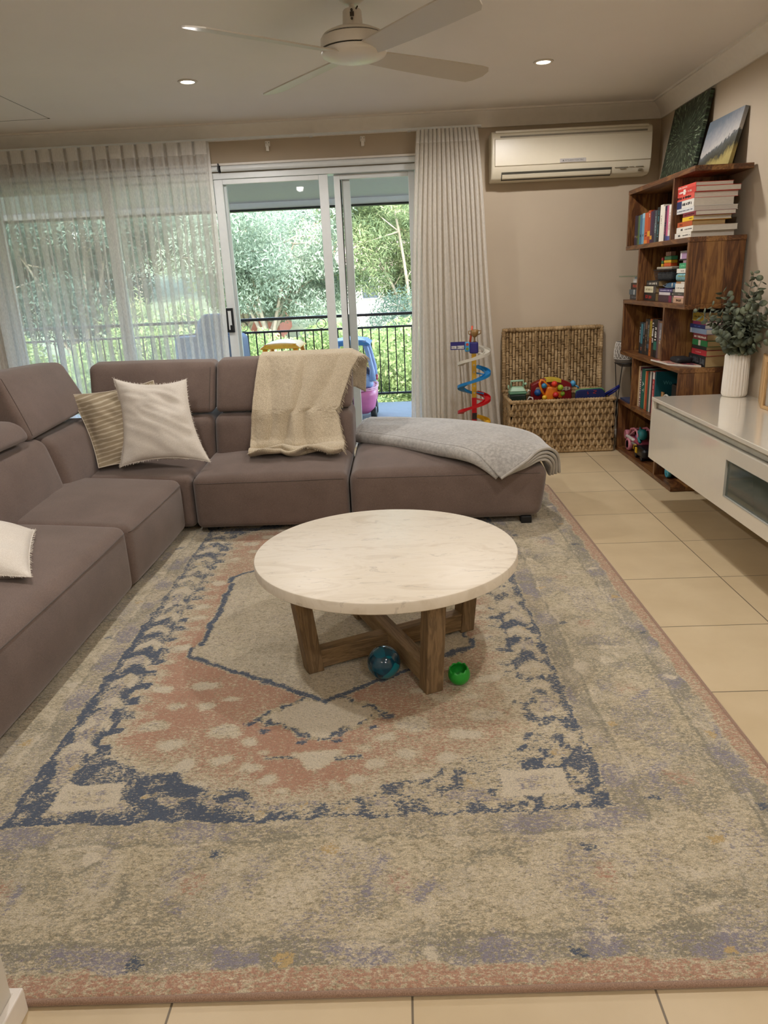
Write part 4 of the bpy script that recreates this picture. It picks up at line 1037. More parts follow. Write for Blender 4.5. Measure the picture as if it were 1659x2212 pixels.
# rigid solid edges of the plate
zd = z+.0085
df = empty('table_ornament', (1.69, 5.33, zd), 'small white egg shaped ornament with a lime stripe on the glass plate', 'ornament')
mb = MB(); Rm = Matrix.Rotation(math.radians(8), 4, 'Y'); mb.lathe([(0, .0), (.045, .001), (.052, .012), (.050, .03), (.040, .055), (.032, .068), (.030, .070), (0, .070)], (1.69, 5.33, zd), 32); mb.build('shell', mat('white porcelain', '#e6e0d2', .25), df, smooth=True)
mb = MB(); mb.hexa([(1.633, 5.320, zd+.022), (1.65, 5.298, zd+.022), (1.66, 5.305, zd+.022), (1.645, 5.325, zd+.022), (1.650, 5.328, zd+.071), (1.662, 5.305, zd+.071), (1.672, 5.31, zd+.071), (1.66, 5.332, zd+.071)]); mb.build('lime_stripe', mat('lime enamel', '#98a832', .4), df)
mb = MB(); mb.cyl((1.69, 5.33, zd+.002), .0465, .008, 28); mb.build('wood_foot', M_oak, df)

# second row, main compartment
z = TOP[3]; g = 'left pile in the second row compartment'
X2 = 1.605
for (yf, ye, t, w, c, lab, kw) in [
    (5.055, 4.835, .050, .10, '#1e1d1c', 'thick black novel with red lettering at the bottom left of the second row', dict(tan=True, letter=(.15, .7, 8, .5), lcol='#b3362c')),
    (5.055, 4.830, .040, .10, '#4b4540', 'cream and grey novel in the middle of the left pile', dict(tan=True, band=(.02, .78, '#d8d0b0'), letter=(.15, .7, 9, .35), lcol='#8a8368')),
    (5.020, 4.790, .034, .11, '#262523', 'black novel with grey lettering on top of the left pile', dict(tan=True, letter=(.08, .9, 12, .45), lcol='#b9b4a8')),
]:
    book_flat(X2, yf, z, yf-ye, t-.0004, w, c, lab, g, **kw); z += t
zl = z
z = TOP[3]; g = 'centre pile in the second row compartment'
for (yf, ye, t, w, c, lab, kw) in [
    (4.775, 4.545, .040, .09, '#3d2430', 'dark book with a crimson end in the centre of the second row', dict(band=(.8, 1.0, '#7a1f42'))),
    (4.775, 4.548, .018, .09, '#221d2a', 'thin black book with white page edges in the centre pile', dict(band=(.05, .9, '#cfc8c8'))),
    (4.770, 4.540, .020, .09, '#3b3163', 'violet book with pale lettering on the centre pile', dict(letter=(.1, .95, 18, .35), lcol='#c9c1dc')),
]:
    book_flat(X2, yf, z, yf-ye, t-.0004, w, c, lab, g, **kw); z += t
bag = MB(); bag.soft([(1.61, 4.53, z), (1.70, 4.53, z), (1.70, 4.70, z), (1.61, 4.72, z), (1.615, 4.535, z+.036), (1.69, 4.535, z+.036), (1.69, 4.66, z+.034), (1.615, 4.66, z+.034)], .014, 8)
o = bag.build('fabric_pouch', mat('shiny blue fabric', '#2c5470', .35, var=.35, nscale=40), smooth=True); tag(o, 'small shiny blue pouch tucked on the violet book', 'pouch')
mb = MB(); mb.tube([(1.607, 4.54, z+.008), (1.605, 4.62, z+.006), (1.61, 4.715, z+.016), (1.615, 4.66, z+.030)], .0018, 6); mb.build('zip', mat('grey zip', '#7d8d96', .5), o)
mb = MB(); mb.box((1.611, 4.560, z+.012), (1.614, 4.572, z+.032)); mb.build('tag', PG, o)
z = TOP[3]; g = 'right pile in the second row compartment'
for (yf, ye, t, w, c, lab, kw) in [
    (4.515, 4.26, .030, .11, '#c9a284', 'salmon beige book at the bottom of the right pile in the second row', dict(letter=(.2, .5, 4, .5), lcol='#5a4030')),
    (4.505, 4.26, .010, .11, '#c24e5e', 'very thin pink red book in the right pile', dict(band=(0, .9, '#e0b8b4'))),
    (4.520, 4.26, .020, .11, '#45433f', 'dark grey book with faint letters in the right pile', dict(letter=(.3, .6, 5, .4), lcol='#8f8c84')),
    (4.495, 4.26, .048, .11, '#e2dccf', 'thick white block of a book in the right pile', dict(letter=(.12, .7, 8, .15), lcol='#3a3835')),
    (4.485, 4.26, .011, .11, '#9a6f45', 'thin tan and white booklet in the right pile', dict(band=(.35, .8, '#d8d2c6'))),
]:
    book_flat(X2, yf, z, yf-ye, t-.0004, w, c, lab, g, **kw); z += t
mb = MB(); mb.soft(H(1.60, 1.70, 4.26, 4.495, z, z+.046), .018, 8, (0, 0, 0, 0, 0, 0)); o = mb.build('folded_cloth', mat('sea blue patterned cloth', '#6f9a9e', .9, var=.3, nscale=50), smooth=True); tag(o, 'folded sea blue patterned cloth in the right pile above the white book', 'cloth')
mb = MB(); bars(mb, lambda m, p, q, c, d: m.box((1.5985, 4.49-q, z+.030+c), (1.601, 4.49-p, z+.030+d)), 9, .03, .20, .008, bk_rnd); mb.build('pattern', mat('mustard print', '#a3a868', .8), o); z += .0465
for (yf, ye, t, w, c, lab, kw) in [
    (4.490, 4.26, .024, .10, '#e1ddd2', 'white thin box file above the sea blue cloth', dict(letter=(.3, .5, 4, .2), lcol='#55524c')),
    (4.455, 4.26, .030, .10, '#3c9c6c', 'emerald green book near the top of the right pile', dict(letter=(.15, .5, 6, .3), lcol='#8ad0a4')),
    (4.400, 4.26, .014, .09, '#8f7484', 'dusty mauve booklet above the emerald green book', {}),
    (4.465, 4.26, .008, .10, '#1a191c', 'thin black folder in the right pile', {}),
    (4.450, 4.26, .034, .10, '#a585a8', 'lilac book with a dark heart mark in the right pile', dict(band=(.02, .13, '#ddd6dc'), letter=(.55, .75, 2, .6), lcol='#3b2333')),
    (4.455, 4.26, .010, .10, '#807a76', 'grey booklet at the very top of the right pile', {}),
]:
    book_flat(X2, yf, z, yf-ye, t-.0004, w, c, lab, g, **kw); z += t
# black wire basket with lid and little stacking toy, behind the piles
bz = zl+.0006
wb = empty('wire_basket', (1.66, 4.73, bz), 'small black mesh basket on the left pile of the second row', 'basket')
wb_m = mat('black wire', '#1c1f22', .45)
bot = [(1.615, 4.60), (1.712, 4.60), (1.712, 4.875), (1.615, 4.875)]; topc = [(1.608, 4.575), (1.718, 4.575), (1.718, 4.90), (1.608, 4.90)]
mb = MB(); mb.tube([V((a, b, bz+.062)) for a, b in topc], .003, 6, closed=True); mb.build('rim', wb_m, wb)
mb = MB()
for i in range(4):
    for k in range(15):
        t = k/15; p = V(bot[i]+(bz+.002,)).lerp(V(bot[(i+1) % 4]+(bz+.002,)), t); q = V(topc[i]+(bz+.062,)).lerp(V(topc[(i+1) % 4]+(bz+.062,)), t); mb.tube([p, q], .0009, 4)
for h in (.002, .017, .032, .047):
    f = h/.062; mb.tube([V((bot[i][0]+(topc[i][0]-bot[i][0])*f, bot[i][1]+(topc[i][1]-bot[i][1])*f, bz+h)) for i in range(4)], .0009, 4, closed=True)
mb.box((1.617, 4.602, bz+.0005), (1.71, 4.873, bz+.003)); mb.build('mesh_sides', wb_m, wb)
mb = MB(); mb.soft(H(1.62, 1.708, 4.61, 4.865, bz+.003, bz+.050), .012, 6); mb.build('dark_contents', mat('dark grey contents', '#34383a', .7, var=.4, nscale=50), wb, smooth=True)
ld = MB(); ld.box((1.612, 4.600, bz+.0655), (1.705, 4.862, bz+.080)); o = ld.build('storage_lid', mat('pale plastic lid', '#a39a8a', .4, var=.15), bevel=.004); tag(o, 'pale flat lid lying on the black mesh basket', 'lid')
bz += .0804
st = empty('stacking_block_toy', (1.65, 4.72, bz), 'little toy of stacked orange, yellow, green and brown blocks on the pale lid', 'toy')
for (a, b, z0, z1, c) in ((4.66, 4.775, 0, .020, '#c4521f'), (4.658, 4.778, .0202, .038, '#caa02a'), (4.658, 4.770, .0382, .060, '#3e7f58')):
    mb = MB(); mb.box((1.625, a, bz+z0), (1.668, b, bz+z1)); mb.build('block', mat('block '+c, c, .5), st, bevel=.004)
for k in range(3):
    mb = MB(); mb.box((1.630, 4.682+.03*k, bz+.0602), (1.662, 4.706+.03*k, bz+.085)); mb.build('block', mat('block brown', '#8d6a55', .6), st, bevel=.003)
for k, c in enumerate(('#b8962b', '#39693b', '#a8323a')):
    mb = MB(); mb.box((1.622, 4.79, bz+.018*k), (1.655, 4.815, bz+.018*k+.0175)); mb.build('block', mat('block '+c, c, .5), st, bevel=.003)

# third row, standing
z = TOP[2]; y = 5.150; g = 'standing books in the third row'
for (t, h, c, lab, kw) in [
    (.026, .205, '#15191d', 'black book with white title, farthest of the third row', dict(letter=(.35, .85, 12, .4), lcol='#c9cdd0')),
    (.036, .206, '#17333f', 'black book with a teal panel in the third row', dict(band=(.32, .95, '#3b7684'), letter=(.1, .2, 2, .6), lcol='#c0714c')),
    (.038, .208, '#181a1c', 'black spine with grey capitals in the third row', dict(letter=(.5, .95, 10, .3), lcol='#8a9299', band=(.0, .4, '#2b221e'))),
    (.036, .232, '#2a2826', 'tall dark book with a brown portrait in the third row', dict(band=(.72, .93, '#6b5444'), letter=(.1, .55, 12, .45), lcol='#a57a58')),
    (.036, .232, '#262b2e', 'tall charcoal book with a stone grey title in the third row', dict(letter=(.4, .85, 9, .45), lcol='#8d8f8a', band=(.2, .32, '#465766'))),
    (.036, .236, '#b5662a', 'orange and yellow spine in the third row', dict(band=(.5, .95, '#a38f2c'), letter=(.1, .9, 14, .25), lcol='#3c2416')),
    (.036, .236, '#1b1c1e', 'black book with large ragged white capitals in the third row', dict(letter=(.35, .95, 12, .7), lcol='#e3ded6', band=(.0, .3, '#3a2a20'))),
    (.050, .240, '#1a1b1c', 'thick black book with bold white title and green foot in the third row', dict(band=(.2, .42, '#1f6a5a'), letter=(.45, .8, 7, .65), lcol='#eceae4')),
    (.026, .236, '#5c4a50', 'mauve grey book in the third row next to the divider', {}),
    (.044, .232, '#8a6a50', 'grey and peach spine touching the third row divider', dict(band=(.5, .95, '#77757a'), letter=(.4, .75, 8, .4), lcol='#cfcac4')),
]:
    t *= 1.21; book_up(1.62, y, z, t-.001, h, .15, c, lab, g, **kw); y -= t
# third row pile
z = TOP[2]; X3 = 1.705; g = 'pile of paperbacks in the third row'
def sc3(v): return v
for (yf, ye, t, w, c, lab, kw) in [
    (4.470, 4.222, .062, .15, '#17181a', 'thick black hardback with gold page edges at the bottom of the third row pile', dict(tan=True, letter=(.1, .95, 9, .6), lcol='#54575a')),
    (4.430, 4.215, .032, .15, '#b52a35', 'crimson red paperback in the third row pile', dict(tan=True, letter=(.3, .65, 7, .25), lcol='#e0908a')),
    (4.425, 4.222, .020, .15, '#1f211d', 'black paperback between the red and green ones', dict(tan=True)),
    (4.430, 4.212, .032, .15, '#207a42', 'green paperback with a pale label in the third row pile', dict(tan=True, band=(.42, .56, '#d5cfc0'))),
    (4.425, 4.225, .034, .15, '#7e2f34', 'brick red patterned paperback in the third row pile', dict(tan=True, letter=(.1, .95, 16, .4), lcol='#d7cfc0')),
    (4.480, 4.240, .028, .15, '#8fa3c0', 'powder blue book with a white end in the third row pile', dict(band=(.05, .1, '#e3e6ea'))),
    (4.485, 4.265, .022, .15, '#26336b', 'royal blue book in the third row pile', dict(letter=(.3, .7, 9, .3), lcol='#5a6fb8')),
    (4.445, 4.262, .018, .15, '#8a2c52', 'raspberry pink book in the third row pile', {}),
    (4.460, 4.280, .050, .15, '#7f93a0', 'pale blue grey book with a yellow label topping the third row pile', dict(tan=True, band=(.05, .95, '#b8992c'), letter=(.2, .85, 7, .25), lcol='#3b3720')),
]:
    book_flat(X3, yf, z, yf-ye, t-.0004, w, c, lab, g, **kw); z += t
# magazine poking out over the edge, dark case on it
mg = MB(); mz = TOP[2]; P = [(1.535, 4.655), (1.535, 4.43), (1.70, 4.30), (1.72, 4.50)]
P = [(1.545, 4.66), (1.562, 4.40), (1.695, 4.245), (1.69, 4.50)]
mg.add([(a, b, mz) for a, b in P]+[(a, b, mz+.009) for a, b in P], [(0, 1, 2, 3), (7, 6, 5, 4), (0, 4, 5, 1), (1, 5, 6, 2), (2, 6, 7, 3), (3, 7, 4, 0)])
o = mg.build('magazine', PG); tag(o, 'magazine with a red and white cover lying askew at the third row edge', 'magazine')
mb = MB(); mb.add([(a, b, mz+.0092) for a, b in P]+[(a, b, mz+.0104) for a, b in P], [(0, 1, 2, 3), (7, 6, 5, 4), (0, 4, 5, 1), (1, 5, 6, 2), (2, 6, 7, 3), (3, 7, 4, 0)])
m_, nt, out = newmat('magazine cover print'); b = N(nt, 'ShaderNodeBsdfPrincipled'); b.inputs['Roughness'].default_value = .3
L(nt, ramp(nt, noisen(nt, objco(nt, (1, .5, 1)), 22, 4, .6, 1), [(.35, hexc('#33405a')), (.5, hexc('#b04a3a')), (.6, hexc('#d8c3b0')), (.75, hexc('#8d2b28'))]), b.inputs['Base Color']); L(nt, b.outputs[0], out.inputs[0])
mb.build('cover', m_, o)
mb = MB(); mb.soft(H(1.60, 1.692, 4.36, 4.50, mz+.011, mz+.042, dx=.004), .018, 8); o = mb.build('glasses_case', mat('black soft case', '#0d0d0f', .7), smooth=True); tag(o, 'soft black case lying on the magazine', 'case')
mb = MB(); mb.box((1.600, 4.585, mz+.0106), (1.604, 4.612, mz+.048)); o = mb.build('paper_tab', mat('grey card', '#8e8780', .8)); tag(o, 'small grey card tab standing on the magazine', 'card')

# fourth row: tall picture books
z = TOP[1]; y = 5.052; X4 = 1.60; g = 'picture books in the fourth row'
for (t, h, c, lab, kw) in [
    (.014, .270, '#b8936a', 'thin tan picture book farthest in the fourth row', {}),
    (.018, .272, '#cdbb98', 'cream picture book in the fourth row', {}),
    (.030, .268, '#5c2438', 'burgundy book with white dots in the fourth row', dict(letter=(.02, .98, 12, .5), lcol='#e8e2dc')),
    (.060, .262, '#0e6055', 'wide deep green picture book with A and T on the spine', dict(txt='A T', size=.045, lcol='#cfd8d0')),
    (.014, .254, '#c98e55', 'narrow light orange spine after the green book', {}),
    (.030, .255, '#b1492c', 'brick orange picture book in the fourth row', {}),
    (.032, .254, '#35564a', 'bottle green spine in the fourth row', {}),
    (.026, .262, '#c3bfb6', 'pale grey picture book in the fourth row', {}),
    (.020, .256, '#2b2a33', 'thin black spine beside the pale grey one', {}),
    (.030, .270, '#b03f44', 'red picture book with a white head label in the fourth row', dict(band=(.82, .98, '#dcd8cf'), letter=(.1, .75, 12, .3), lcol='#e4c9c0')),
]:
    t *= 1.2; book_up(X4, y, z, t-.001, h, .18, c, lab, g, **kw); y -= t
# large teal book with its cover facing out
o = book_up(1.602, y, z, .016, .272, .235, '#0f5560', 'large teal picture book with its cover showing beside the red spine in the fourth row', 'picture books in the fourth row')
text('cover_lettering', 'Wo', .034, cov('#5a9aa0'), o, frame_mat((.075, -.0165, .20), (1, 0, 0), (0, 0, 1)))
clr = [('#b5814d', 'tan wooden stick standing before the teal book', 4.700), ('#c29a66', 'light wooden stick standing before the teal book', 4.680)]
for c, lab, yy in clr:
    mb = MB(); mb.box((1.64, yy-.007, z), (1.652, yy+.007, z+.145)); o = mb.build('wooden_stick', mat('stick '+c, c, .6), bevel=.002); tag(o, lab, 'stick')
# alarm-like toys
ck = empty('toy_clock', (1.65, 4.60, z), 'white ringed toy with a yellow face standing beside the sticks', 'toy')
mb = MB(); mb.tube([(1.64, 4.605+.065*math.cos(a), z+.072+.066*math.sin(a)) for a in [2*PI*k/36 for k in range(36)]], .006, 8, closed=True); mb.build('ring', mat('toy white', '#d4d0c4', .4), ck, smooth=True)
mb = MB(); mb.cyl((1.640, 4.605, z+.068), .050, .012, 28, axis='x'); mb.build('face', mat('mustard face', '#9c9a45', .6, var=.25, nscale=60), ck)
bb = empty('toy_robot', (1.66, 4.49, z), 'blue and pink boxy toy beside the teal book, near the fourth row end panel', 'toy')
mb = MB(); mb.box((1.635, 4.44, z), (1.68, 4.535, z+.105)); mb.build('body', mat('toy blue', '#1f3f96', .4), bb, bevel=.01)
mb = MB(); mb.box((1.633, 4.46, z+.105), (1.68, 4.53, z+.135)); mb.build('cap', mat('toy magenta', '#93244f', .45), bb, bevel=.008)
mb = MB(); mb.box((1.632, 4.415, z), (1.67, 4.438, z+.10)); mb.build('side_panel', mat('toy lilac', '#a58aa6', .5), bb, bevel=.004)
mb = MB(); mb.box((1.65, 4.46, z+.136), (1.695, 4.56, z+.215)); o = mb.build('toy_radio', mat('toy black', '#101013', .4), bevel=.008); tag(o, 'black and dark red box toy perched over the blue toy', 'toy')
mb = MB(); mb.box((1.648, 4.41, z+.145), (1.695, 4.459, z+.21)); mb.build('red_end', mat('toy dark red', '#7a1420', .4), o, bevel=.006)
# fourth row ledge: booklet and a pinkish toy scissors piece
mb = MB(); mb.box((1.575, 5.14, z), (1.74, 5.36, z+.012)); o = mb.build('book', cov('#38405e')); tag(o, 'dark blue booklet lying on the fourth row ledge beside the woven basket', 'book')
mb = MB(); mb.box((1.5765, 5.1415, z+.002), (1.7385, 5.3585, z+.010)); mb.build('pages', PG, o)
mb = MB(); mb.tube([(1.62, 5.22, z+.016), (1.61, 5.15, z+.045)], .006, 6); mb.tube([(1.62, 5.24, z+.062), (1.61, 5.15, z+.024)], .006, 6); o = mb.build('plastic_star', mat('pale pink plastic', '#cfaaa4', .5)); tag(o, 'pale pink crossed plastic piece on the ledge booklet', 'toy')

# bottom row toys
z = TOP[0]
bg_ = empty('toy_buggy', (1.64, 5.14, z), 'pink plastic toy buggy with spoked wheels in the bottom compartment', 'toy car')
pk = mat('bubblegum pink plastic', '#c9808f', .35); pkd = mat('rose plastic', '#9c4458', .4); wh = mat('toy white plastic', '#c9c4c0', .35)
def wheel(parent, c, r, w, m1, m2, axis='x'):
    mb = MB(); R_ = Matrix.Rotation(PI/2, 4, 'Y') if axis == 'x' else Matrix.Rotation(PI/2, 4, 'X')
    mb.lathe([(r*.62, -w/2), (r*.9, -w/2), (r, -w*.3), (r, w*.3), (r*.9, w/2), (r*.62, w/2), (r*.62, -w/2)], c, 28, M=R_); o = mb.build('tyre', m1, parent, smooth=True)
    mb = MB(); mb.lathe([(0, -w*.35), (r*.2, -w*.35), (r*.2, w*.35), (0, w*.35)], c, 16, M=R_)
    for k in range(5):
        a = 2*PI*k/5
        for s in (-1, 1): pass
        d = V((0, math.cos(a), math.sin(a))) if axis == 'x' else V((math.cos(a), 0, math.sin(a)))
        mb.tube([V(c)+d*r*.1, V(c)+d*r*.66], [r*.13, r*.2], 6)
    mb.build('hub', m2, o)
wheel(bg_, (1.610, 5.20, z+.046), .046, .03, pk, wh); wheel(bg_, (1.70, 5.20, z+.046), .046, .03, pk, wh)
wheel(bg_, (1.70, 5.03, z+.046), .046, .03, pk, wh)
mb = MB(); mb.soft(H(1.612, 1.71, 4.99, 5.26, z+.065, z+.105), .02, 8); mb.build('body', pkd, bg_, smooth=True)
mb = MB(); mb.soft(H(1.600, 1.625, 5.10, 5.27, z+.082, z+.103), .01, 8); mb.build('fender', wh, bg_, smooth=True)
mb = MB()
for xx in (1.618, 1.705): mb.tube([(xx, 5.24, z+.10), (xx, 5.20, z+.155), (xx, 5.13, z+.172), (xx, 5.06, z+.165), (xx, 5.03, z+.105)], .008, 8); mb.tube([(xx, 5.22, z+.11), (xx, 5.10, z+.165)], .005, 6)
mb.tube([(1.618, 5.20, z+.155), (1.705, 5.20, z+.155)], .006, 6); mb.build('roll_cage', pk, bg_, smooth=True)
mb = MB(); mb.cyl((1.612, 5.345-.032, z+.093), .034, .06, 24, axis='x'); mb.build('spare_wheel', pk, bg_, bevel=.004, auto=40)
fg = empty('toy_figure', (1.63, 5.03, z), 'small teal and purple toy figure riding on the pink buggy', 'toy figure')
mb = MB(); mb.soft(H(1.62, 1.66, 5.055, 5.115, z+.106, z+.135), .015, 6); mb.build('purple_skirt', mat('purple plastic', '#7a5a9c', .4), fg, smooth=True)
mb = MB(); mb.ball((1.635, 5.03, z+.165), .024, 10); mb.ball((1.635, 4.985, z+.155), .03, 10, sc=(1, 1, 1.3)); mb.tube([(1.625, 5.05, z+.13), (1.62, 5.02, z+.115), (1.62, 4.99, z+.10)], .010, 8)
for k in range(5):
    a = 2*PI*k/5; mb.tube([(1.63, 5.02, z+.172), (1.625, 5.02+.032*math.cos(a), z+.172+.030*math.sin(a))], [.012, .004], 6)
mb.build('teal_hair', mat('teal plastic', '#24787f', .4), fg, smooth=True)
bt = empty('toy_vehicle', (1.63, 4.93, z), 'black and yellow toy vehicle in the bottom compartment behind the white cabinet', 'toy car')
mb = MB(); mb.soft(H(1.585, 1.69, 4.82, 5.02, z+.018, z+.085), .022, 8); mb.build('body', mat('toy gloss black', '#0d0d10', .3), bt, smooth=True)
mb = MB(); mb.tube([(1.586, 5.025, z+.05), (1.582, 5.0, z+.085), (1.586, 4.96, z+.09)], .004, 6); mb.box((1.578, 4.935, z+.04), (1.586, 4.965, z+.078)); mb.build('yellow_trim', mat('toy yellow', '#c9a21d', .4), bt, bevel=.003)
mb = MB(); mb.tube([(1.605, 5.115, z+.072), (1.60, 5.01, z+.078)], .008, 8); mb.build('grey_arm', mat('toy grey', '#86827c', .5), bt)
for yy in (4.86, 4.98):
    for xx in (1.600, 1.675): mb = MB(); mb.cyl((xx-.012, yy, z+.022), .021, .024, 20, axis='x'); mb.build('wheel', M_dark, bt, bevel=.003)
bo = empty('drink_bottle', (1.66, 4.46, z), 'black drink bottle with a round turquoise lid lying in the bottom shelf end', 'bottle')
mb = MB(); mb.cyl((1.630, 4.42, z+.036), .034, .16, 28, axis='x'); mb.build('body', mat('bottle black', '#0c0d0f', .3), bo, bevel=.006, auto=40)
mb = MB(); R_ = Matrix.Rotation(-PI/2, 4, 'Y'); mb.lathe([(.034, .0), (.034, .018), (.028, .022), (.022, .019), (.012, .020), (.008, .024), (0, .024)], (1.628, 4.42, z+.036), 32, M=R_); mb.build('lid', mat('turquoise lid', '#3f98a8', .35), bo, smooth=True)

# ------------------------------------------------------------------ canvases on top of the shelf
def canvas(name, P_b, P_t, th, mtl, side, label):
    (xb, zb), (xt, zt), y0, y1 = P_b, P_t, th[1], th[2]
    d = V((xt-xb, 0, zt-zb)).normalized(); n = V((d.z, 0, -d.x)) # towards the wall (+x)
    t = th[0]; c0 = V((xb, y0, zb)); Ht = V((xt-xb, 0, zt-zb)).length; W = y1-y0
    Mx = Matrix((n, V((0, 1, 0)), d)).transposed().to_4x4(); Mx.translation = c0
    mb = MB(); mb.box((0, 0, 0), (t, W, Ht)); o = mb.build(name, mtl, bevel=.002); o.matrix_world = Mx; tag(o, label, 'canvas picture', 'canvas prints on top of the shelf'); return o
def pic_nodes(nm):
    m, nt, out = newmat(nm); tc = N(nt, 'ShaderNodeTexCoord'); sp = N(nt, 'ShaderNodeSeparateXYZ'); L(nt, tc.outputs['Object'], sp.inputs[0])
    b = N(nt, 'ShaderNodeBsdfPrincipled'); b.inputs['Roughness'].default_value = .6; L(nt, b.outputs[0], out.inputs[0]); return m, nt, tc, sp, b
m1, nt, tc, sp, b = pic_nodes('forest canopy print')
# radial streaks around a bright centre
vs = N(nt, 'ShaderNodeVectorMath', operation='SUBTRACT'); L(nt, tc.outputs['Object'], vs.inputs[0]); vs.inputs[1].default_value = (0, .30, .27)
s2 = N(nt, 'ShaderNodeSeparateXYZ'); L(nt, vs.outputs[0], s2.inputs[0])
an = N(nt, 'ShaderNodeMath', operation='ARCTAN2'); L(nt, s2.outputs['Y'], an.inputs[0]); L(nt, s2.outputs['Z'], an.inputs[1])
ln = N(nt, 'ShaderNodeVectorMath', operation='LENGTH'); L(nt, vs.outputs[0], ln.inputs[0])
cb = N(nt, 'ShaderNodeCombineXYZ'); L(nt, an.outputs[0], cb.inputs[0]); L(nt, ln.outputs['Value'], cb.inputs[1])
mp = N(nt, 'ShaderNodeMapping'); mp.inputs['Scale'].default_value = (9, 7, 1); L(nt, cb.outputs[0], mp.inputs[0])
nn = noisen(nt, mp.outputs[0], 2.2, 6, .75)
cl = ramp(nt, nn, [(.40, hexc('#070b07')), (.50, hexc('#1a2616')), (.56, hexc('#35472c')), (.63, hexc('#8d9b84')), (.72, hexc('#d3d8cd'))])
L(nt, cl, b.inputs['Base Color'])
canvas('canvas_print', (1.770, TOP[5]+.0005), (1.853, 2.262), (.022, 4.84, 5.43), m1, None, 'dark green forest canopy canvas leaning on the wall on top of the shelf')
m2, nt, tc, sp, b = pic_nodes('farm landscape print')
nn = noisen(nt, tc.outputs['Object'], 9, 4); nb = noisen(nt, tc.outputs['Object'], 40, 3)
# height warped by noise and by the slope to the near side
a1 = N(nt, 'ShaderNodeMath', operation='MULTIPLY_ADD'); L(nt, sp.outputs['Y'], a1.inputs[0]); a1.inputs[1].default_value = .18; L(nt, sp.outputs['Z'], a1.inputs[2])
a2 = N(nt, 'ShaderNodeMath', operation='MULTIPLY_ADD'); L(nt, nn, a2.inputs[0]); a2.inputs[1].default_value = .07; a3 = N(nt, 'ShaderNodeMath', operation='MULTIPLY_ADD'); L(nt, nb, a3.inputs[0]); a3.inputs[1].default_value = .07; L(nt, a1.outputs[0], a3.inputs[2]); L(nt, a3.outputs[0], a2.inputs[2])
hm = N(nt, 'ShaderNodeMapRange'); L(nt, a2.outputs[0], hm.inputs[0]); hm.inputs[1].default_value = 0; hm.inputs[2].default_value = .40
r = ramp(nt, hm.outputs[0], [(.15, hexc('#5f5a34')), (.24, hexc('#9a8c50')), (.38, hexc('#a39458')), (.45, hexc('#7c7040')), (.49, hexc('#34342a')), (.56, hexc('#46473f')), (.63, hexc('#55585a')), (.66, hexc('#b5b2ad')), (.80, hexc('#9a9a9c')), (1, hexc('#6d7884'))])
L(nt, r, b.inputs['Base Color'])
canvas('canvas_print', (1.787, TOP[5]+.0005), (1.856, 2.075), (.022, 4.36, 4.825), m2, None, 'farm landscape canvas with grey hills leaning at the near end of the shelf top')

# ------------------------------------------------------------------ floating cabinet
tv = empty('floating_media_cabinet', (1.63, 3.0, .25), 'long glossy cream cabinet mounted on the right wall below the vase', 'cabinet')
CX, CY0, CY1, CZ0, CZ1 = 1.38, 1.75, 4.102, .2475, .591
mb = MB(); mb.box((CX+.02, CY0, CZ0+.001), (XR-.001, CY1-.002, CZ0+.02)); mb.box((CX+.02, CY1-.022, CZ0+.02), (XR-.001, CY1-.002, CZ1-.022)); mb.box((CX+.045, CY0, CZ0+.02), (CX+.06, CY1-.022, CZ1-.022)); mb.box((CX+.02, CY0, CZ0+.02), (XR-.001, CY0+.02, CZ1-.022))
mb.build('carcass', M_gloss, tv, bevel=.002)
mb = MB(); mb.box((CX, CY0, CZ1-.020), (XR-.001, CY1, CZ1)); mb.build('top_panel', M_gloss, tv, bevel=.0025)
mb = MB(); mb.box((CX+.001, CY1-.030, CZ0), (CX+.02, CY1-.001, CZ1-.0205)); mb.build('end_stile', M_gloss, tv, bevel=.002)
mb = MB(); mb.box((CX+.030, CY0+.01, .532), (CX+.044, CY1-.034, CZ1-.0215)); mb.build('finger_groove', mat('groove satin grey', '#b9b4a4', .4), tv)
# long front door with a smoked glass window
wy0, wy1, wz0, wz1 = 2.02, 3.10, .309, .474
mb = MB(); fx0, fx1 = CX, CX+.019; a, b_, c, d = CY0, CY1-.032, CZ0, .531
mb.box((fx0, wy1, c), (fx1, b_, d)); mb.box((fx0, a, c), (fx1, wy0, d)); mb.box((fx0, wy0, c), (fx1, wy1, wz0)); mb.box((fx0, wy0, wz1), (fx1, wy1, d))
dr = mb.build('flap_door', M_gloss, tv)
m_sg, nt, out = newmat('smoked grey green glass'); b = N(nt, 'ShaderNodeBsdfPrincipled'); b.inputs['Base Color'].default_value = hexc('#4a534c')+(1,); b.inputs['Roughness'].default_value = .08; b.inputs['Coat Weight'].default_value = .6
L(nt, b.outputs[0], out.inputs[0])
mb = MB(); mb.box((fx0+.009, wy0, wz0), (fx0+.014, wy1, wz1)); mb.build('smoked_glass', m_sg, dr)
mb = MB(); framebox  # thin bright bead
for (p, q) in (((fx0-.001, wy1-.002, wz0), (fx0+.009, wy1, wz1)), ((fx0-.001, wy0, wz0), (fx0+.009, wy1, wz0+.002)), ((fx0-.001, wy0, wz1-.002), (fx0+.009, wy1, wz1))): mb.box(p, q)
mb.build('glazing_bead', mat('satin bead', '#a9a79c', .4), dr)

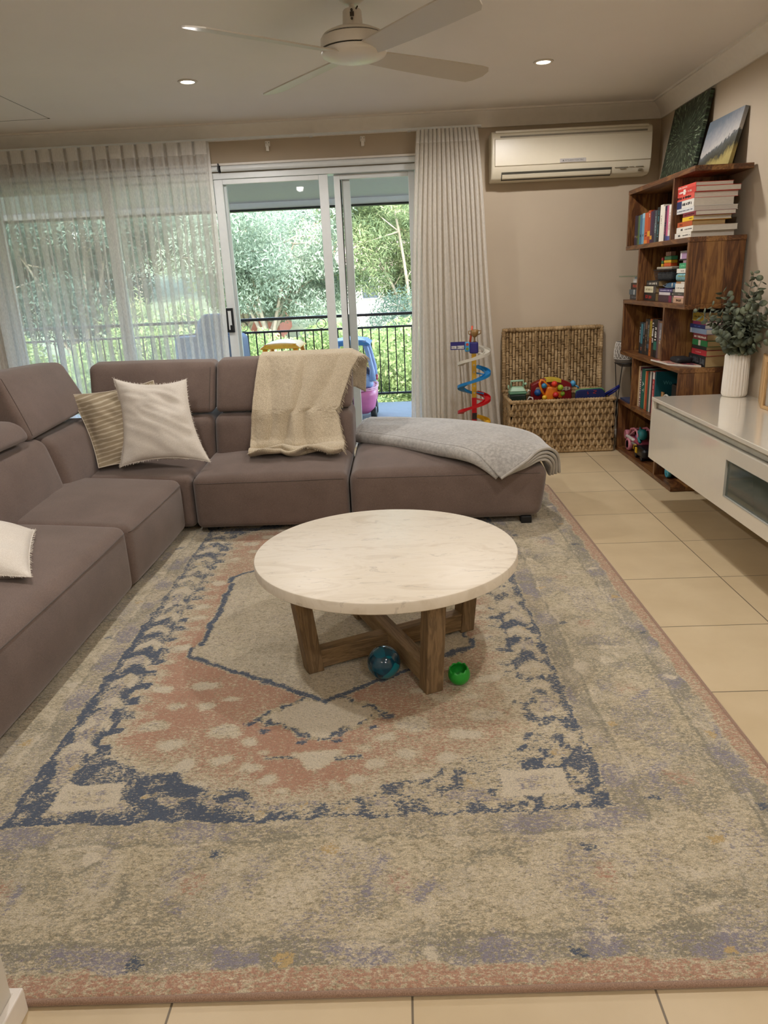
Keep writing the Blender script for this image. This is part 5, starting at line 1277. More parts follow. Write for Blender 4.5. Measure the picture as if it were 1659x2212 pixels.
# ------------------------------------------------------------------ vase with eucalyptus
VX, VY, VZ = 1.795, 4.02, CZ1
vase = empty('ribbed_vase', (VX, VY, VZ), 'tall white ribbed vase on the far end of the cream cabinet', 'vase')
rib = lambda r, z, a: r*(.955+.10*abs(math.sin(a*12))**.7) if .01 < z < .228 else r
mb = MB(); mb.lathe([(0, 0), (.055, 0), (.060, .004), (.0625, .014), (.0625, .06), (.061, .12), (.060, .18), (.060, .216), (.055, .228), (.047, .232), (.043, .230), (.042, .20), (0, .19)], (VX, VY, VZ+.0005), 208, fn=rib)
mb.build('body', mat('matt white ceramic', '#e9e3d8', .5, var=.01), vase, smooth=True)
eu = empty('eucalyptus_bunch', (VX, VY, VZ+.2), 'bunch of grey green eucalyptus stems standing in the white ribbed vase', 'foliage bunch')
leafc = []
m_lf, nt, out = newmat('grey green eucalyptus leaf'); b = N(nt, 'ShaderNodeBsdfPrincipled'); b.inputs['Roughness'].default_value = .65
n1 = noisen(nt, objco(nt), 14, 3); L(nt, ramp(nt, n1, [(.3, hexc('#383f32')), (.5, hexc('#545c48')), (.7, hexc('#808970'))]), b.inputs['Base Color']); L(nt, b.outputs[0], out.inputs[0])
m_st = mat('dark stem', '#2b2a22', .7)
rnd = random.Random(12)
def eleaf(mb, p, d, r, nrm):
    d = d.normalized(); s = d.cross(nrm).normalized(); n = s.cross(d)
    vs = []; fs = []; K = 12
    vs.append(p+d*r*1.0+n*r*.10)
    for k in range(K):
        a = 2*PI*k/K; q = p+d*r*(1-math.cos(a))*1.0+s*r*.88*math.sin(a)*(1-.12*math.cos(a)); q = q-n*r*.22*(math.sin(a)**2)+n*.0
        vs.append(q)
    o = len(mb.v); mb.v += [tuple(v) for v in vs]
    for k in range(K): mb.f.append((o, o+1+k, o+1+(k+1) % K)); mb.mi.append(0)
stems = [((-.18, -.05, .245), 1.0), ((-.135, -.12, .29), 1.0), ((-.09, .05, .31), 1.0), ((.0, -.09, .40), 1.0), ((.02, -.13, .36), 1.), ((-.05, -.16, .22), 1.), ((-.13, .03, .16), .9), ((-.02, -.24, .27), 1.), ((.035, -.20, .17), .9), ((-.10, -.20, .13), .9), ((.02, -.30, .10), .9), ((-.16, -.14, .10), .9), ((.05, .02, .27), .8), ((-.04, -.02, .24), .9), ((-.225, .02, .22), 1.0), ((.04, -.26, .24), .9), ((-.06, .10, .19), .9), ((.0, -.12, .14), .9)]
lv = MB(); stm = MB()
for (e_, f_s) in stems:
    e_ = V(e_); p0 = V((VX, VY, VZ+.215)); p3 = V((VX, VY, VZ+.235))+e_; p1 = p0+V((e_.x*.2, e_.y*.2, e_.z*.55)); 
    pts = [(1-t)**2*p0+2*t*(1-t)*p1+t*t*p3 for t in [k/14 for k in range(15)]]
    for q in pts: q.x = min(q.x, XR-.012)
    stm.tube(pts, [.0022*(1-.6*k/14) for k in range(15)], 5)
    nl = 11
    for k in range(nl):
        t = .16+.84*k/(nl-1); i = min(int(t*14), 13); p = pts[i].lerp(pts[i+1], t*14-i); tg = (pts[i+1]-pts[i]).normalized()
        side = tg.cross(V((math.cos(k*2.4+e_.x*50), math.sin(k*2.4+e_.x*50), .3))).normalized()
        for s in (-1, 1):
            dd = (side*s+tg*.45+V((0, 0, rnd.uniform(-.25, .25)))).normalized(); r = rnd.uniform(.017, .027)*(1.1-.45*t)
            q = p+dd*.004
            if q.x+dd.x*2*r > XR-.006 or q.x+r > XR-.006: continue
            if q.z+dd.z*2*r < VZ+.225 and (V((q.x-VX, q.y-VY)).length < .08): continue
            nr = (tg+V([rnd.uniform(-.6, .6) for _ in range(3)])).normalized(); eleaf(lv, q, dd, r*1.15, nr)
stm.build('stems', m_st, eu, smooth=True); lo = lv.build('leaves', m_lf, eu, smooth=True, solid=.0006)
# oak box frames at the edge of the picture
fr1 = empty('picture_frame', (1.80, 3.55, CZ1), 'pale oak box picture frame standing on the cabinet at the right edge of the photo', 'picture frame', 'oak frames on the cabinet')
mb = MB(); X0, X1, Y0, Y1, Z0, Z1 = 1.757, 1.80, 3.33, 3.63, CZ1+.0005, .834
mb.box((X0, Y1-.016, Z0), (X1, Y1, Z1)); mb.box((X0, Y0, Z0), (X1, Y0+.016, Z1)); mb.box((X0, Y0+.016, Z0), (X1, Y1-.016, Z0+.016)); mb.box((X0, Y0+.016, Z1-.016), (X1, Y1-.016, Z1)); mb.build('frame', M_oak, fr1, bevel=.0015)
mb = MB(); mb.box((X0+.012, Y0+.016, Z0+.016), (X0+.016, Y1-.016, Z1-.016)); mb.build('mat_board', PG, fr1)
m_g2 = glassmat('picture glass', (.97, .97, .97), .3); mb = MB(); mb.box((X0+.008, Y0+.016, Z0+.016), (X0+.010, Y1-.016, Z1-.016)); mb.build('glazing', m_g2, fr1)
fr2 = empty('picture_frame', (1.84, 3.75, CZ1), 'narrow oak frame leaning towards the wall just beyond the other frame', 'picture frame', 'oak frames on the cabinet')
mb = MB(); mb.hexa([(1.760, 3.640, Z0), (1.778, 3.634, Z0), (1.872, 3.86, Z0), (1.856, 3.868, Z0), (1.762, 3.644, Z1-.004), (1.780, 3.638, Z1-.004), (1.872, 3.86, Z1-.004), (1.858, 3.87, Z1-.004)]); mb.build('frame', M_oak, fr2, bevel=.0015)

# ------------------------------------------------------------------ woven toy basket
bk = empty('woven_toy_basket', (1.15, 5.48, 0), 'open water hyacinth basket full of toys under the air conditioner', 'basket')
m_wv, nt, out = newmat('woven water hyacinth'); b = N(nt, 'ShaderNodeBsdfPrincipled'); b.inputs['Roughness'].default_value = .75
n1 = noisen(nt, objco(nt, (1, 1, .6)), 45, 4, .7); n2 = noisen(nt, objco(nt), 9, 2)
ad = N(nt, 'ShaderNodeMath', operation='MULTIPLY_ADD'); L(nt, n2, ad.inputs[0]); ad.inputs[1].default_value = .6; L(nt, n1, ad.inputs[2])
L(nt, ramp(nt, ad.outputs[0], [(.55, hexc('#6b5335')), (.78, hexc('#9d8158')), (.98, hexc('#bda27a'))]), b.inputs['Base Color']); L(nt, bumpn(nt, noisen(nt, objco(nt, (3, 3, .5)), 150, 2), .4, .001), b.inputs['Normal']); L(nt, b.outputs[0], out.inputs[0])
m_wd = mat('dark weave gaps', '#6b5233', .9, var=.2)
BX0, BX1, BY0, BY1, BZ = .775, 1.522, 5.315, 5.685, .400
mb = MB(); t = .010
for (p, q) in (((BX0, BY0, .004), (BX1, BY0+t, BZ-.02)), ((BX0, BY1-t, .004), (BX1, BY1, BZ-.02)), ((BX0, BY0, .004), (BX0+t, BY1, BZ-.02)), ((BX1-t, BY0, .004), (BX1, BY1, BZ-.02)), ((BX0, BY0, .002), (BX1, BY1, .012))): mb.box(p, q)
mb.build('liner', m_wd, bk)
def strap(mb, a, b, w, th, nrm, n=6):
    """flat rounded strand from a to b"""
    a, b = V(a), V(b); d = (b-a); L_ = d.length; d.normalize(); nrm = V(nrm).normalized(); s = d.cross(nrm).normalized()
    K = 5; J = 6; vs = []
    for k in range(K+1):
        t = k/K; e = .72+.28*math.sin(PI*t); bow = th*(.35+.65*math.sin(PI*t))
        c = a+d*L_*t+nrm*(bow*.4)
        for j in range(J):
            an = 2*PI*j/J; vs.append(c+s*math.cos(an)*w/2*e+nrm*math.sin(an)*bow*.6)
    fs = [(k*J+j, k*J+(j+1) % J, (k+1)*J+(j+1) % J, (k+1)*J+j) for k in range(K) for j in range(J)]+[tuple(range(J))[::-1], tuple(K*J+j for j in range(J))]
    mb.add(vs, fs)
rnd = random.Random(3)
def weave(face, w, h, fn, nrm, cols, rows):
    mb = MB(); cw, rh = w/cols, h/rows
    for r in range(rows):
        off = .5 if r % 2 else 0
        for c in range(cols+1):
            u = (c+off)*cw
            if u > w+1e-6: continue
            j = lambda s: rnd.uniform(-s, s)
            z0 = r*rh; 
            # inverted V of two strands meeting under a knot
            for s in (-1, 1):
                ua = u+s*cw*.5; 
                if ua < -.001 or ua > w+.001: continue
                strap(mb, fn(max(.004, min(w-.004, ua+j(.002))), z0-rh*.55+j(.003)), fn(max(.004, min(w-.004, u+s*cw*.10+j(.002))), z0+rh*.85), cw*.42, .014, nrm)
            strap(mb, fn(max(.003, min(w-.003, u+j(.002))), z0-rh*.15), fn(max(.003, min(w-.003, u+j(.002))), z0+rh*.60), cw*.42, .007, nrm)
            strap(mb, fn(max(.002, u-cw*.33), z0+rh*.88+j(.002)), fn(min(w-.002, u+cw*.33), z0+rh*.88+j(.002)), rh*.34, .017, nrm)
    mb.build(face, m_wv, bk, smooth=True)
weave('front_weave', BX1-BX0, BZ-.03, lambda u, v: (BX0+u, BY0, max(.006, v+.012)), (0, -1, 0), 15, 8)
weave('side_weave', BY1-BY0, BZ-.03, lambda u, v: (BX0, BY0+u, max(.006, v+.012)), (-1, 0, 0), 7, 8)
weave('side_weave', BY1-BY0, BZ-.03, lambda u, v: (BX1, BY0+u, max(.006, v+.012)), (1, 0, 0), 7, 8)
def wrapped(path, r, name, closed=False, n=None):
    """rim wrapped with strands: radius ripples along the path"""
    path = [V(p) for p in path]; dense = []; rr_ = []
    m = len(path) if closed else len(path)-1
    for i in range(m):
        a, b2 = path[i], path[(i+1) % len(path)]; k = max(2, int((b2-a).length/.006))
        for q in range(k): dense.append(a.lerp(b2, q/k)); rr_.append(r*(1+.14*math.sin(len(dense)*1.9)+rnd.uniform(-.05, .05)))
    mb = MB(); mb.tube(dense, rr_, 8, closed=closed); mb.build(name, m_wv, bk, smooth=True)
wrapped([(BX0, BY0, BZ-.012), (BX1, BY0, BZ-.012), (BX1, BY1, BZ-.012), (BX0, BY1, BZ-.012)], .014, 'rim', True)
wrapped([(BX0, BY0, .014), (BX1, BY0, .014), (BX1, BY1, .014), (BX0, BY1, .014)], .012, 'base_rim', True)
mb = MB(); mb.soft(H(BX0-.009, BX0-.004, 5.43, 5.52, .31, .345), .002, 4); mb.build('handle_hole', M_dark, bk)
# lid standing open against the wall
LZ0, LZ1 = .41, .872; lidy = lambda z: BY1+.012+(z-LZ0)*.055
wrapped([(BX0, lidy(LZ0), LZ0), (BX1-.01, lidy(LZ0), LZ0), (BX1-.01, lidy(LZ1), LZ1), (BX0, lidy(LZ1), LZ1)], .016, 'lid_rim', True)
for xx in (1.017, 1.262): wrapped([(xx, lidy(LZ0)-.004, LZ0), (xx, lidy(LZ1)-.004, LZ1)], .009, 'lid_rib')
mb = MB(); mb.hexa([(BX0, lidy(LZ0)+.006, LZ0), (BX1-.01, lidy(LZ0)+.006, LZ0), (BX1-.01, lidy(LZ0)+.012, LZ0), (BX0, lidy(LZ0)+.012, LZ0), (BX0, lidy(LZ1)+.006, LZ1), (BX1-.01, lidy(LZ1)+.006, LZ1), (BX1-.01, lidy(LZ1)+.012, LZ1), (BX0, lidy(LZ1)+.012, LZ1)]); mb.build('lid_liner', m_wd, bk)
mb = MB(); cols = 29; cw = (BX1-BX0-.03)/cols
for c in range(cols):
    x = BX0+.015+cw*(c+.5); z = LZ0+.015; k = c % 3
    seg = .10; z -= k*.033
    while z < LZ1-.012:
        a, b2 = max(LZ0+.012, z), min(LZ1-.010, z+seg)
        if b2-a > .012:
            strap(mb, (x, lidy(a)+.003, a), (x, lidy(b2)+.003, b2), cw*.95, .008, (0, -1, 0))
            strap(mb, (x-cw*.5, lidy(b2)-.001, b2), (x+cw*.5, lidy(b2)-.001, b2), .014, .008, (0, -1, 0))
        z += seg
mb.build('lid_weave', m_wv, bk, smooth=True)
# filling below the visible toys
mb = MB(); mb.soft(H(BX0+.03, BX1-.03, BY0+.03, BY1-.03, .02, .33), .03, 10, (0, 0, 0, 0, 0, .02), wr=.02); o = mb.build('soft_toys', mat('dark mixed soft toys', '#2a2628', .9, var=.5, nscale=18), smooth=True); tag(o, 'dark jumble of soft toys filling the bottom of the woven basket', 'soft toys', kind='stuff')
TZ0 = .352
gt = empty('toy_cash_register', (.85, 5.47, TZ0), 'mint green boxy toy with a carry handle at the left of the basket', 'toy')
mn = mat('mint plastic', '#9fc2a4', .35); mn2 = mat('sage plastic', '#5f8f70', .4)
mb = MB(); mb.box((.782, 5.43, TZ0), (.905, 5.52, .425)); mb.build('base', mat('dark green plastic', '#14281f', .4), gt, bevel=.008)
mb = MB(); mb.box((.780, 5.425, .426), (.908, 5.525, .447)); mb.build('middle', mn2, gt, bevel=.008)
mb = MB(); mb.hexa([(.782, 5.425, .448), (.905, 5.425, .448), (.905, 5.52, .448), (.782, 5.52, .448), (.80, 5.45, .480), (.885, 5.45, .480), (.885, 5.51, .480), (.80, 5.51, .480)]); mb.build('top', mn, gt, bevel=.008)
mb = MB(); mb.tube([(.798, 5.47, .478), (.796, 5.47, .522), (.886, 5.47, .524), (.888, 5.47, .478)], .008, 8); mb.build('handle', mn, gt, smooth=True)
mb = MB(); mb.ball((.902, 5.46, .500), .011, 8); mb.ball((.776, 5.46, .480), .012, 8, sc=(.6, 1, 1.4)); mb.build('knob', mn, gt, smooth=True)
rd = empty('toy_keyboard', (1.105, 5.56, TZ0), 'dark red curved toy with a yellow middle panel behind the orange toy', 'toy')
m_rd = mat('deep red plastic', '#7d1218', .35)
arc = lambda t: (.955+.30*t, .452+.072*math.sin(PI*(.12+.76*t)))
mb = MB(); poly = [arc(k/20) for k in range(21)]; mb.prism(poly[::-1]+[(.95, TZ0), (1.262, TZ0)], 'y', 5.52, 5.60); mb.build('body', m_rd, rd, bevel=.008, auto=40)
mb = MB(); poly = [(arc(t)[0], arc(t)[1]+.002) for t in [.36+.38*k/10 for k in range(11)]]; lowp = [(a, b2-.028) for a, b2 in poly]; mb.prism(poly[::-1]+lowp, 'y', 5.512, 5.603); mb.build('yellow_panel', mat('toy butter yellow', '#cdb23a', .4), rd, bevel=.003)
mb = MB()
for (xx, rr1) in ((1.005, .018), (1.19, .014), (1.215, .016), (1.235, .012)): mb.lathe([(rr1*.6, 0), (rr1, 0), (rr1, .003), (rr1*.6, .003)], (xx, 5.518, .445), 20, M=Matrix.Rotation(PI/2, 4, 'X'))
mb.build('white_circles', mat('cream print', '#a8967f', .5), rd)
mb = MB(); mb.ball((1.272, 5.55, .475), .024, 10, sc=(.9, 1, 1)); mb.tube([(1.275, 5.55, .465), (1.305, 5.545, .452), (1.315, 5.545, .44)], .007, 8); mb.build('blue_mouthpiece', mat('sky plastic', '#4f9ac6', .35), rd, smooth=True)
og = empty('toy_bead_frame', (1.08, 5.42, TZ0), 'bright orange toy with coloured balls in the middle of the basket', 'toy')
m_og = mat('bright orange plastic', '#df7a1c', .35)
mb = MB(); mb.tube([(1.045, 5.44, .40), (1.018, 5.44, .45), (1.002, 5.44, .50), (1.012, 5.44, .525), (1.03, 5.44, .52), (1.05, 5.44, .495), (1.075, 5.44, .475)], [.012, .011, .009, .010, .009, .008, .01], 8)
mb.soft([(1.03, 5.42, .37), (1.13, 5.42, .37), (1.13, 5.45, .37), (1.03, 5.45, .37), (1.055, 5.42, .475), (1.135, 5.42, .475), (1.135, 5.45, .475), (1.055, 5.45, .475)], .012, 6)
mb.soft([(1.10, 5.425, .40), (1.165, 5.425, .385), (1.165, 5.445, .385), (1.10, 5.445, .40), (1.12, 5.425, .44), (1.185, 5.425, .435), (1.185, 5.445, .435), (1.12, 5.445, .44)], .009, 6)
mb.build('frame', m_og, og, smooth=True)
for (c, r, col) in (((1.033, 5.425, .484), .020, '#2c7aa0'), ((.992, 5.45, .432), .026, '#174a86'), ((1.106, 5.415, .497), .022, '#d2361f'), ((1.150, 5.415, .468), .022, '#9cb52a'), ((1.114, 5.395, .418), .023, '#b81e1c'), ((1.030, 5.385, .404), .018, '#e0b327'), ((1.170, 5.43, .420), .018, '#86a52c')):
    mb = MB(); mb.ball(c, r, 12); mb.build('ball', mat('ball '+col, col, .4), og, smooth=True)
pc = empty('pencil_case', (1.37, 5.45, TZ0), 'navy blue zipped case with green edge and red letters at the right of the basket', 'pencil case')
mb = MB(); mb.prism([(1.268, TZ0), (1.49, TZ0), (1.49, .405), (1.462, .442), (1.44, .446), (1.30, .442), (1.275, .436), (1.268, .425)], 'y', 5.425, 5.455); mb.build('body', mat('navy fabric', '#161f55', .8, bump=.2), pc, bevel=.006, auto=40)
mb = MB(); mb.tube([(1.268, 5.44, .415), (1.272, 5.44, .437), (1.30, 5.44, .445), (1.44, 5.44, .449), (1.463, 5.44, .446), (1.485, 5.44, .42)], .0045, 8); mb.build('green_piping', mat('green piping', '#5f9a62', .6), pc, smooth=True)
text('red_lettering', 'N', .034, mat('red print', '#b3322c', .6), pc, frame_mat(V((1.407, 5.4235, .424))-V((1.37, 5.45, TZ0)), (.2, 0, 1), (-1, 0, .2)))
text('red_lettering', 'S', .026, mat('red print', '#b3322c', .6), pc, frame_mat(V((1.355, 5.4235, .418))-V((1.37, 5.45, TZ0)), (1, 0, .1), (-.1, 0, 1)))
sr = MB(); sr.tube([(1.485, 5.42, .405), (1.53, 5.40, .440), (1.575, 5.395, .468)], [.012, .009, .010], 8); sr.tube([(1.50, 5.41, .398), (1.545, 5.40, .428), (1.575, 5.395, .462)], [.009, .007, .008], 8)
o = sr.build('toy_paddle', mat('navy plastic', '#18206a', .4), smooth=True); tag(o, 'navy plastic handle sticking out over the right rim of the basket', 'toy')
mb = MB(); mb.tube([(.905, 5.42, .372), (.925, 5.41, .408), (.945, 5.41, .402), (.95, 5.40, .372)], .006, 8); mb.tube([(.915, 5.45, .43), (.925, 5.45, .455), (.935, 5.45, .445)], .006, 8); o = mb.build('toy_rail', mat('chalk white plastic', '#c9c5bd', .4), smooth=True); tag(o, 'white bent plastic toy piece beside the mint green toy', 'toy')

# ------------------------------------------------------------------ spiral track toy
TXx, TYy = .512, 5.36
tk = empty('spiral_race_track', (TXx, TYy, 0), 'tall plastic spiral race track toy with bronze trophy in front of the right curtain', 'toy')
m_y = mat('track yellow', '#c99a1e', .4); m_r = mat('track red', '#b5121a', .35); m_b = mat('track blue', '#1c78b5', .35); m_w = mat('track white', '#c9c4b6', .4); m_n = mat('track navy', '#241f6b', .4)
mb = MB(); mb.box((TXx-.016, TYy-.012, .43), (TXx+.016, TYy+.012, .745)); mb.build('column', m_y, tk, bevel=.003)
mb = MB()
for k in range(6): mb.cyl((TXx, TYy-.0135, .465+.05*k), .0065, .002, 12, axis='y')
mb.build('column_hole', mat('pale hole', '#b5ab92', .5), tk)
mb = MB(); mb.box((TXx-.017, TYy-.0125, .10), (TXx+.017, TYy+.0125, .43)); mb.build('column', m_r, tk, bevel=.003)
mb = MB(); mb.box((TXx-.05, TYy-.045, 0), (TXx+.05, TYy+.045, .10)); mb.build('base', m_r, tk, bevel=.01)
mb = MB(); mb.box((TXx-.016, TYy-.0135, .27), (TXx+.018, TYy-.0125, .318)); mb.build('sticker', mat('dark sticker', '#2a2320', .4, var=.7, nscale=160), tk)
def ribbon(name, z0, z1, a0, a1, R_, mtl, w=.044):
    """helical trough with raised lips"""
    mb = MB(); K = 40; prof = [(-w/2, .018), (-w/2+.003, .018), (-w/2+.003, .002), (w/2-.003, .002), (w/2-.003, .018), (w/2, .018), (w/2, -.003), (-w/2, -.003)]
    vs = []; m = len(prof)
    for k in range(K+1):
        t = k/K; a = a0+(a1-a0)*t; z = z0+(z1-z0)*t
        for (dr_, dz) in prof: r = R_+dr_; vs.append((TXx+.0+r*math.cos(a)*1.0, TYy-.0+r*math.sin(a)*.55, z+dz))
    fs = [(k*m+j, k*m+(j+1) % m, (k+1)*m+(j+1) % m, (k+1)*m+j) for k in range(K) for j in range(m)]+[tuple(range(m))[::-1], tuple(K*m+j for j in range(m))]
    mb.add(vs, fs); mb.tube([(TXx, TYy, z0-.03), (TXx+.07, TYy+.0, z0-.045)], .006, 6); mb.build(name, mtl, tk, auto=40)
ribbon('white_ramp', .785, .665, math.radians(75), math.radians(-180), .098, m_w)
ribbon('blue_ramp', .640, .500, math.radians(75), math.radians(-180), .100, m_b)
ribbon('blue_ramp', .500, .450, math.radians(-180), math.radians(-262), .098, m_b)
ribbon('red_ramp', .452, .315, math.radians(75), math.radians(-180), .100, m_r)
ribbon('yellow_ramp', .275, .15, math.radians(75), math.radians(-180), .098, m_y)
mb = MB(); mb.box((TXx-.032, TYy-.025, .748), (TXx+.030, TYy+.02, .828)); mb.build('launcher', m_n, tk, bevel=.008)
mb = MB(); mb.soft(H(TXx-.066, TXx-.031, TYy-.028, TYy-.012, .762, .832), .0075, 8); sg = mb.build('signal_light', mat('signal blue', '#3f93c4', .4), tk, smooth=True)
mb = MB(); mb.cyl((TXx-.049, TYy-.030, .814), .010, .003, 20, axis='y'); mb.build('red_lamp', mat('lamp red', '#b83a2a', .4), sg)
mb = MB(); mb.cyl((TXx-.049, TYy-.030, .783), .010, .003, 20, axis='y'); mb.build('green_lamp', mat('lamp olive', '#6a7f22', .4), sg)
mb = MB(); mb.box((TXx-.168, TYy-.020, .779), (TXx-.064, TYy-.016, .834)); fl = mb.build('banner', m_n, tk)
mb = MB(); mb.box((TXx-.162, TYy-.0212, .786), (TXx-.125, TYy-.0202, .806)); mb.box((TXx-.120, TYy-.0212, .785), (TXx-.072, TYy-.0202, .807)); ps = mb.build('printed_panel', mat('banner white', '#c9c6c2', .5), fl)
mb = MB(); bars(mb, lambda m, p, q, c, d: m.box((p, TYy-.0218, .796+c), (q, TYy-.0211, .796+d)), 12, TXx-.160, TXx-.076, .011, random.Random(5)); mb.build('lettering', mat('banner ink', '#2b2730', .5), ps)
mb = MB(); mb.tube([(TXx-.026, TYy, .828), (TXx-.010, TYy, .94)], [.008, .006], 8); mb.build('orange_rod', mat('coral plastic', '#d4502e', .4), tk, smooth=True)
mb = MB(); mb.lathe([(0, .828), (.010, .829), (.0055, .84), (.0055, .858), (.012, .864), (.022, .872), (.0265, .892), (.027, .913), (.024, .913), (.022, .893), (0, .875)], (TXx+.005, TYy-.012, 0), 28); tr_ = mb.build('trophy', mat('bronze plastic', '#8a6a3c', .35), tk, smooth=True)
mb = MB()
for s in (-1, 1): mb.tube([(TXx+.005+s*.025, TYy-.012, .905), (TXx+.005+s*.044, TYy-.012, .905), (TXx+.005+s*.042, TYy-.012, .885), (TXx+.005+s*.024, TYy-.012, .878)], .004, 6)
mb.build('handle', mat('bronze plastic', '#8a6a3c', .35), tr_, smooth=True)

# ------------------------------------------------------------------ plant stand in the corner
PX, PY = 1.668, 5.565
pt = empty('plant_pot', (PX, PY, .60), 'white and grey diamond patterned pot on a black wire stand in the corner', 'plant pot')
mb = MB(); mb.lathe([(0, .585), (.045, .586), (.075, .605), (.088, .635), (.090, .642)], (PX, PY, 0), 40); mb.build('grey_base', mat('grey glaze', '#77716a', .5), pt, smooth=True)
mb = MB(); mb.lathe([(.0905, .642), (.093, .665), (.092, .70), (.086, .74), (.080, .765), (.076, .765), (.080, .74), (.084, .70), (.082, .66)], (PX, PY, 0), 40); mb.build('upper_wall', mat('taupe glaze', '#8a847c', .6), pt, smooth=True)
mb = MB()
for k in range(20):
    a0 = 2*PI*k/20
    for s in (-1, 1):
        path = []
        for q in range(13):
            t = q/12; z = .645+.118*t; r = np.interp(z, [.642, .665, .70, .74, .765], [.0915, .094, .093, .087, .081]); a = a0+s*t*2*PI/20*2.2
            path.append((PX+r*math.cos(a), PY+r*math.sin(a), z))
        mb.tube(path, .0022, 5)
for z, r in ((.645, .0915), (.763, .0815)): mb.tube([(PX+r*math.cos(2*PI*k/40), PY+r*math.sin(2*PI*k/40), z) for k in range(40)], .0025, 5, closed=True)
mb.build('diamond_lattice', mat('white glaze lines', '#d8d3ca', .5), pt, smooth=True)
ps_ = MB(); r = .078
ps_.tube([(PX+.084*math.cos(2*PI*k/40), PY+.084*math.sin(2*PI*k/40), .612) for k in range(40)], .003, 6, closed=True)
for k in range(4):
    a = 2*PI*k/4+.5
    for s in (-1, 1): ps_.tube([(PX+.084*math.cos(a+s*.45), PY+.084*math.sin(a+s*.45), .612), (PX+.085*math.cos(a-s*.35), PY+.085*math.sin(a-s*.35), .002)], .0026, 6)
o = ps_.build('wire_stand', mat('black wire stand', '#141312', .5)); tag(o, 'black hairpin wire stand under the diamond patterned pot', 'plant stand')
# ================================================================== outside
DY0, DY1, DZ = YB+.12, 8.33, -.05
def deckmat():
    m, nt, out = newmat('weathered grey decking'); tc = N(nt, 'ShaderNodeTexCoord'); sp = N(nt, 'ShaderNodeSeparateXYZ'); L(nt, tc.outputs['Object'], sp.inputs[0])
    d = N(nt, 'ShaderNodeMath', operation='DIVIDE'); L(nt, sp.outputs['Y'], d.inputs[0]); d.inputs[1].default_value = .09
    pp = N(nt, 'ShaderNodeMath', operation='PINGPONG'); L(nt, d.outputs[0], pp.inputs[0]); pp.inputs[1].default_value = .5
    r = ramp(nt, pp.outputs[0], [(.0, hexc('#4f5457')), (.05, hexc('#4f5457')), (.07, hexc('#8d9598')), (1, hexc('#a0a7a9'))])
    b = N(nt, 'ShaderNodeBsdfPrincipled'); b.inputs['Roughness'].default_value = .7; L(nt, r, b.inputs['Base Color']); L(nt, b.outputs[0], out.inputs[0]); return m
o = MB().box((-5, DY0, DZ-.04), (4, DY1, DZ)).build('deck_floor', deckmat()); o['kind'] = 'structure'
mb = MB(); mb.box((-5, DY0, 2.11), (4, 8.25, 2.15)); 
o = mb.build('deck_ceiling', mat('grey green soffit', '#c6bdb8', .7, var=.03)); o['kind'] = 'structure'
mb = MB(); mb.box((-5, 8.20, 2.047), (4, 8.26, 2.109)); o = mb.build('fascia_beam', mat('pale fascia', '#f0f5f3', .6, var=.02)); o['kind'] = 'structure'
mb = MB(); mb.box((-5, 8.19, 2.028), (4, 8.29, 2.0465)); o = mb.build('gutter', mat('black gutter', '#15181a', .5)); o['kind'] = 'structure'
mb = MB(); mb.box((-6, -4, 2.55), (5, 8.30, 2.60)); o = mb.build('roof', mat('sun blocking roof sheet', '#8a8c8c', .6)); o['kind'] = 'structure'  # unseen roof, put over room and deck to block the sun
# balustrade
bal = empty('balustrade', (-1, 8.42, DZ), 'black metal balustrade with thin balusters at the deck edge', 'balustrade')
m_bl = mat('black powder coat', '#17191b', .4, var=0)
mb = MB(); mb.box((-5, 8.395, .905), (3, 8.445, .935)); mb.build('handrail', m_bl, bal, bevel=.004)
mb = MB(); mb.box((-5, 8.405, .770), (3, 8.435, .792)); mb.build('rail', m_bl, bal)
mb = MB(); mb.box((-5, 8.405, .030), (3, 8.435, .052)); mb.build('rail', m_bl, bal)
x = -4.05
first = None; cnt = 0
while x < .75:
    if first is None:
        mb = MB(); mb.box((-.006, -.006, 0), (.006, .006, .72)); me_o = mb.build('baluster', m_bl); first = me_o; o = me_o
    else: o = first.copy(); C.objects.link(o)
    o.parent = bal; o.location = V((x, 8.42, .051))-bal.location; x += .0925; cnt += 1
for x in (-3.9, -2.3, -.60, 1.1):
    mb = MB(); mb.box((x-.022, 8.40, DZ), (x+.022, 8.44, .905)); mb.build('post', m_bl, bal)
for x in (-3.3, -2.93, -2.2, -.75, -.33):
    pass
for i, x in enumerate((-3.05, -2.35, -1.78, -.90, -.52)):
    mb = MB(); mb.tube([(x+.052*math.cos(2*PI*k/28), 8.42, .848+.052*math.sin(2*PI*k/28)) for k in range(28)], .004, 6, closed=True); mb.build('ring', m_bl, bal)

# covered barbecue behind the left curtain
bq = MB(); bq.soft([(-2.42, 7.75, DZ), (-1.66, 7.75, DZ), (-1.66, 8.2, DZ), (-2.42, 8.2, DZ), (-2.40, 7.80, .80), (-1.68, 7.80, .80), (-1.68, 8.15, .80), (-2.40, 8.15, .80)], .05, 10, wr=.01)
bq.soft([(-2.22, 7.80, .78), (-1.80, 7.80, .78), (-1.80, 8.12, .78), (-2.22, 8.12, .78), (-2.12, 7.88, 1.02), (-1.88, 7.88, 1.02), (-1.88, 8.06, 1.02), (-2.12, 8.06, 1.02)], .08, 10)
o = bq.build('covered_barbecue', mat('slate blue cover', '#56637a', .7, var=.12, nscale=6), smooth=True); tag(o, 'barbecue under a slate blue cover on the deck behind the sheer curtain', 'barbecue')

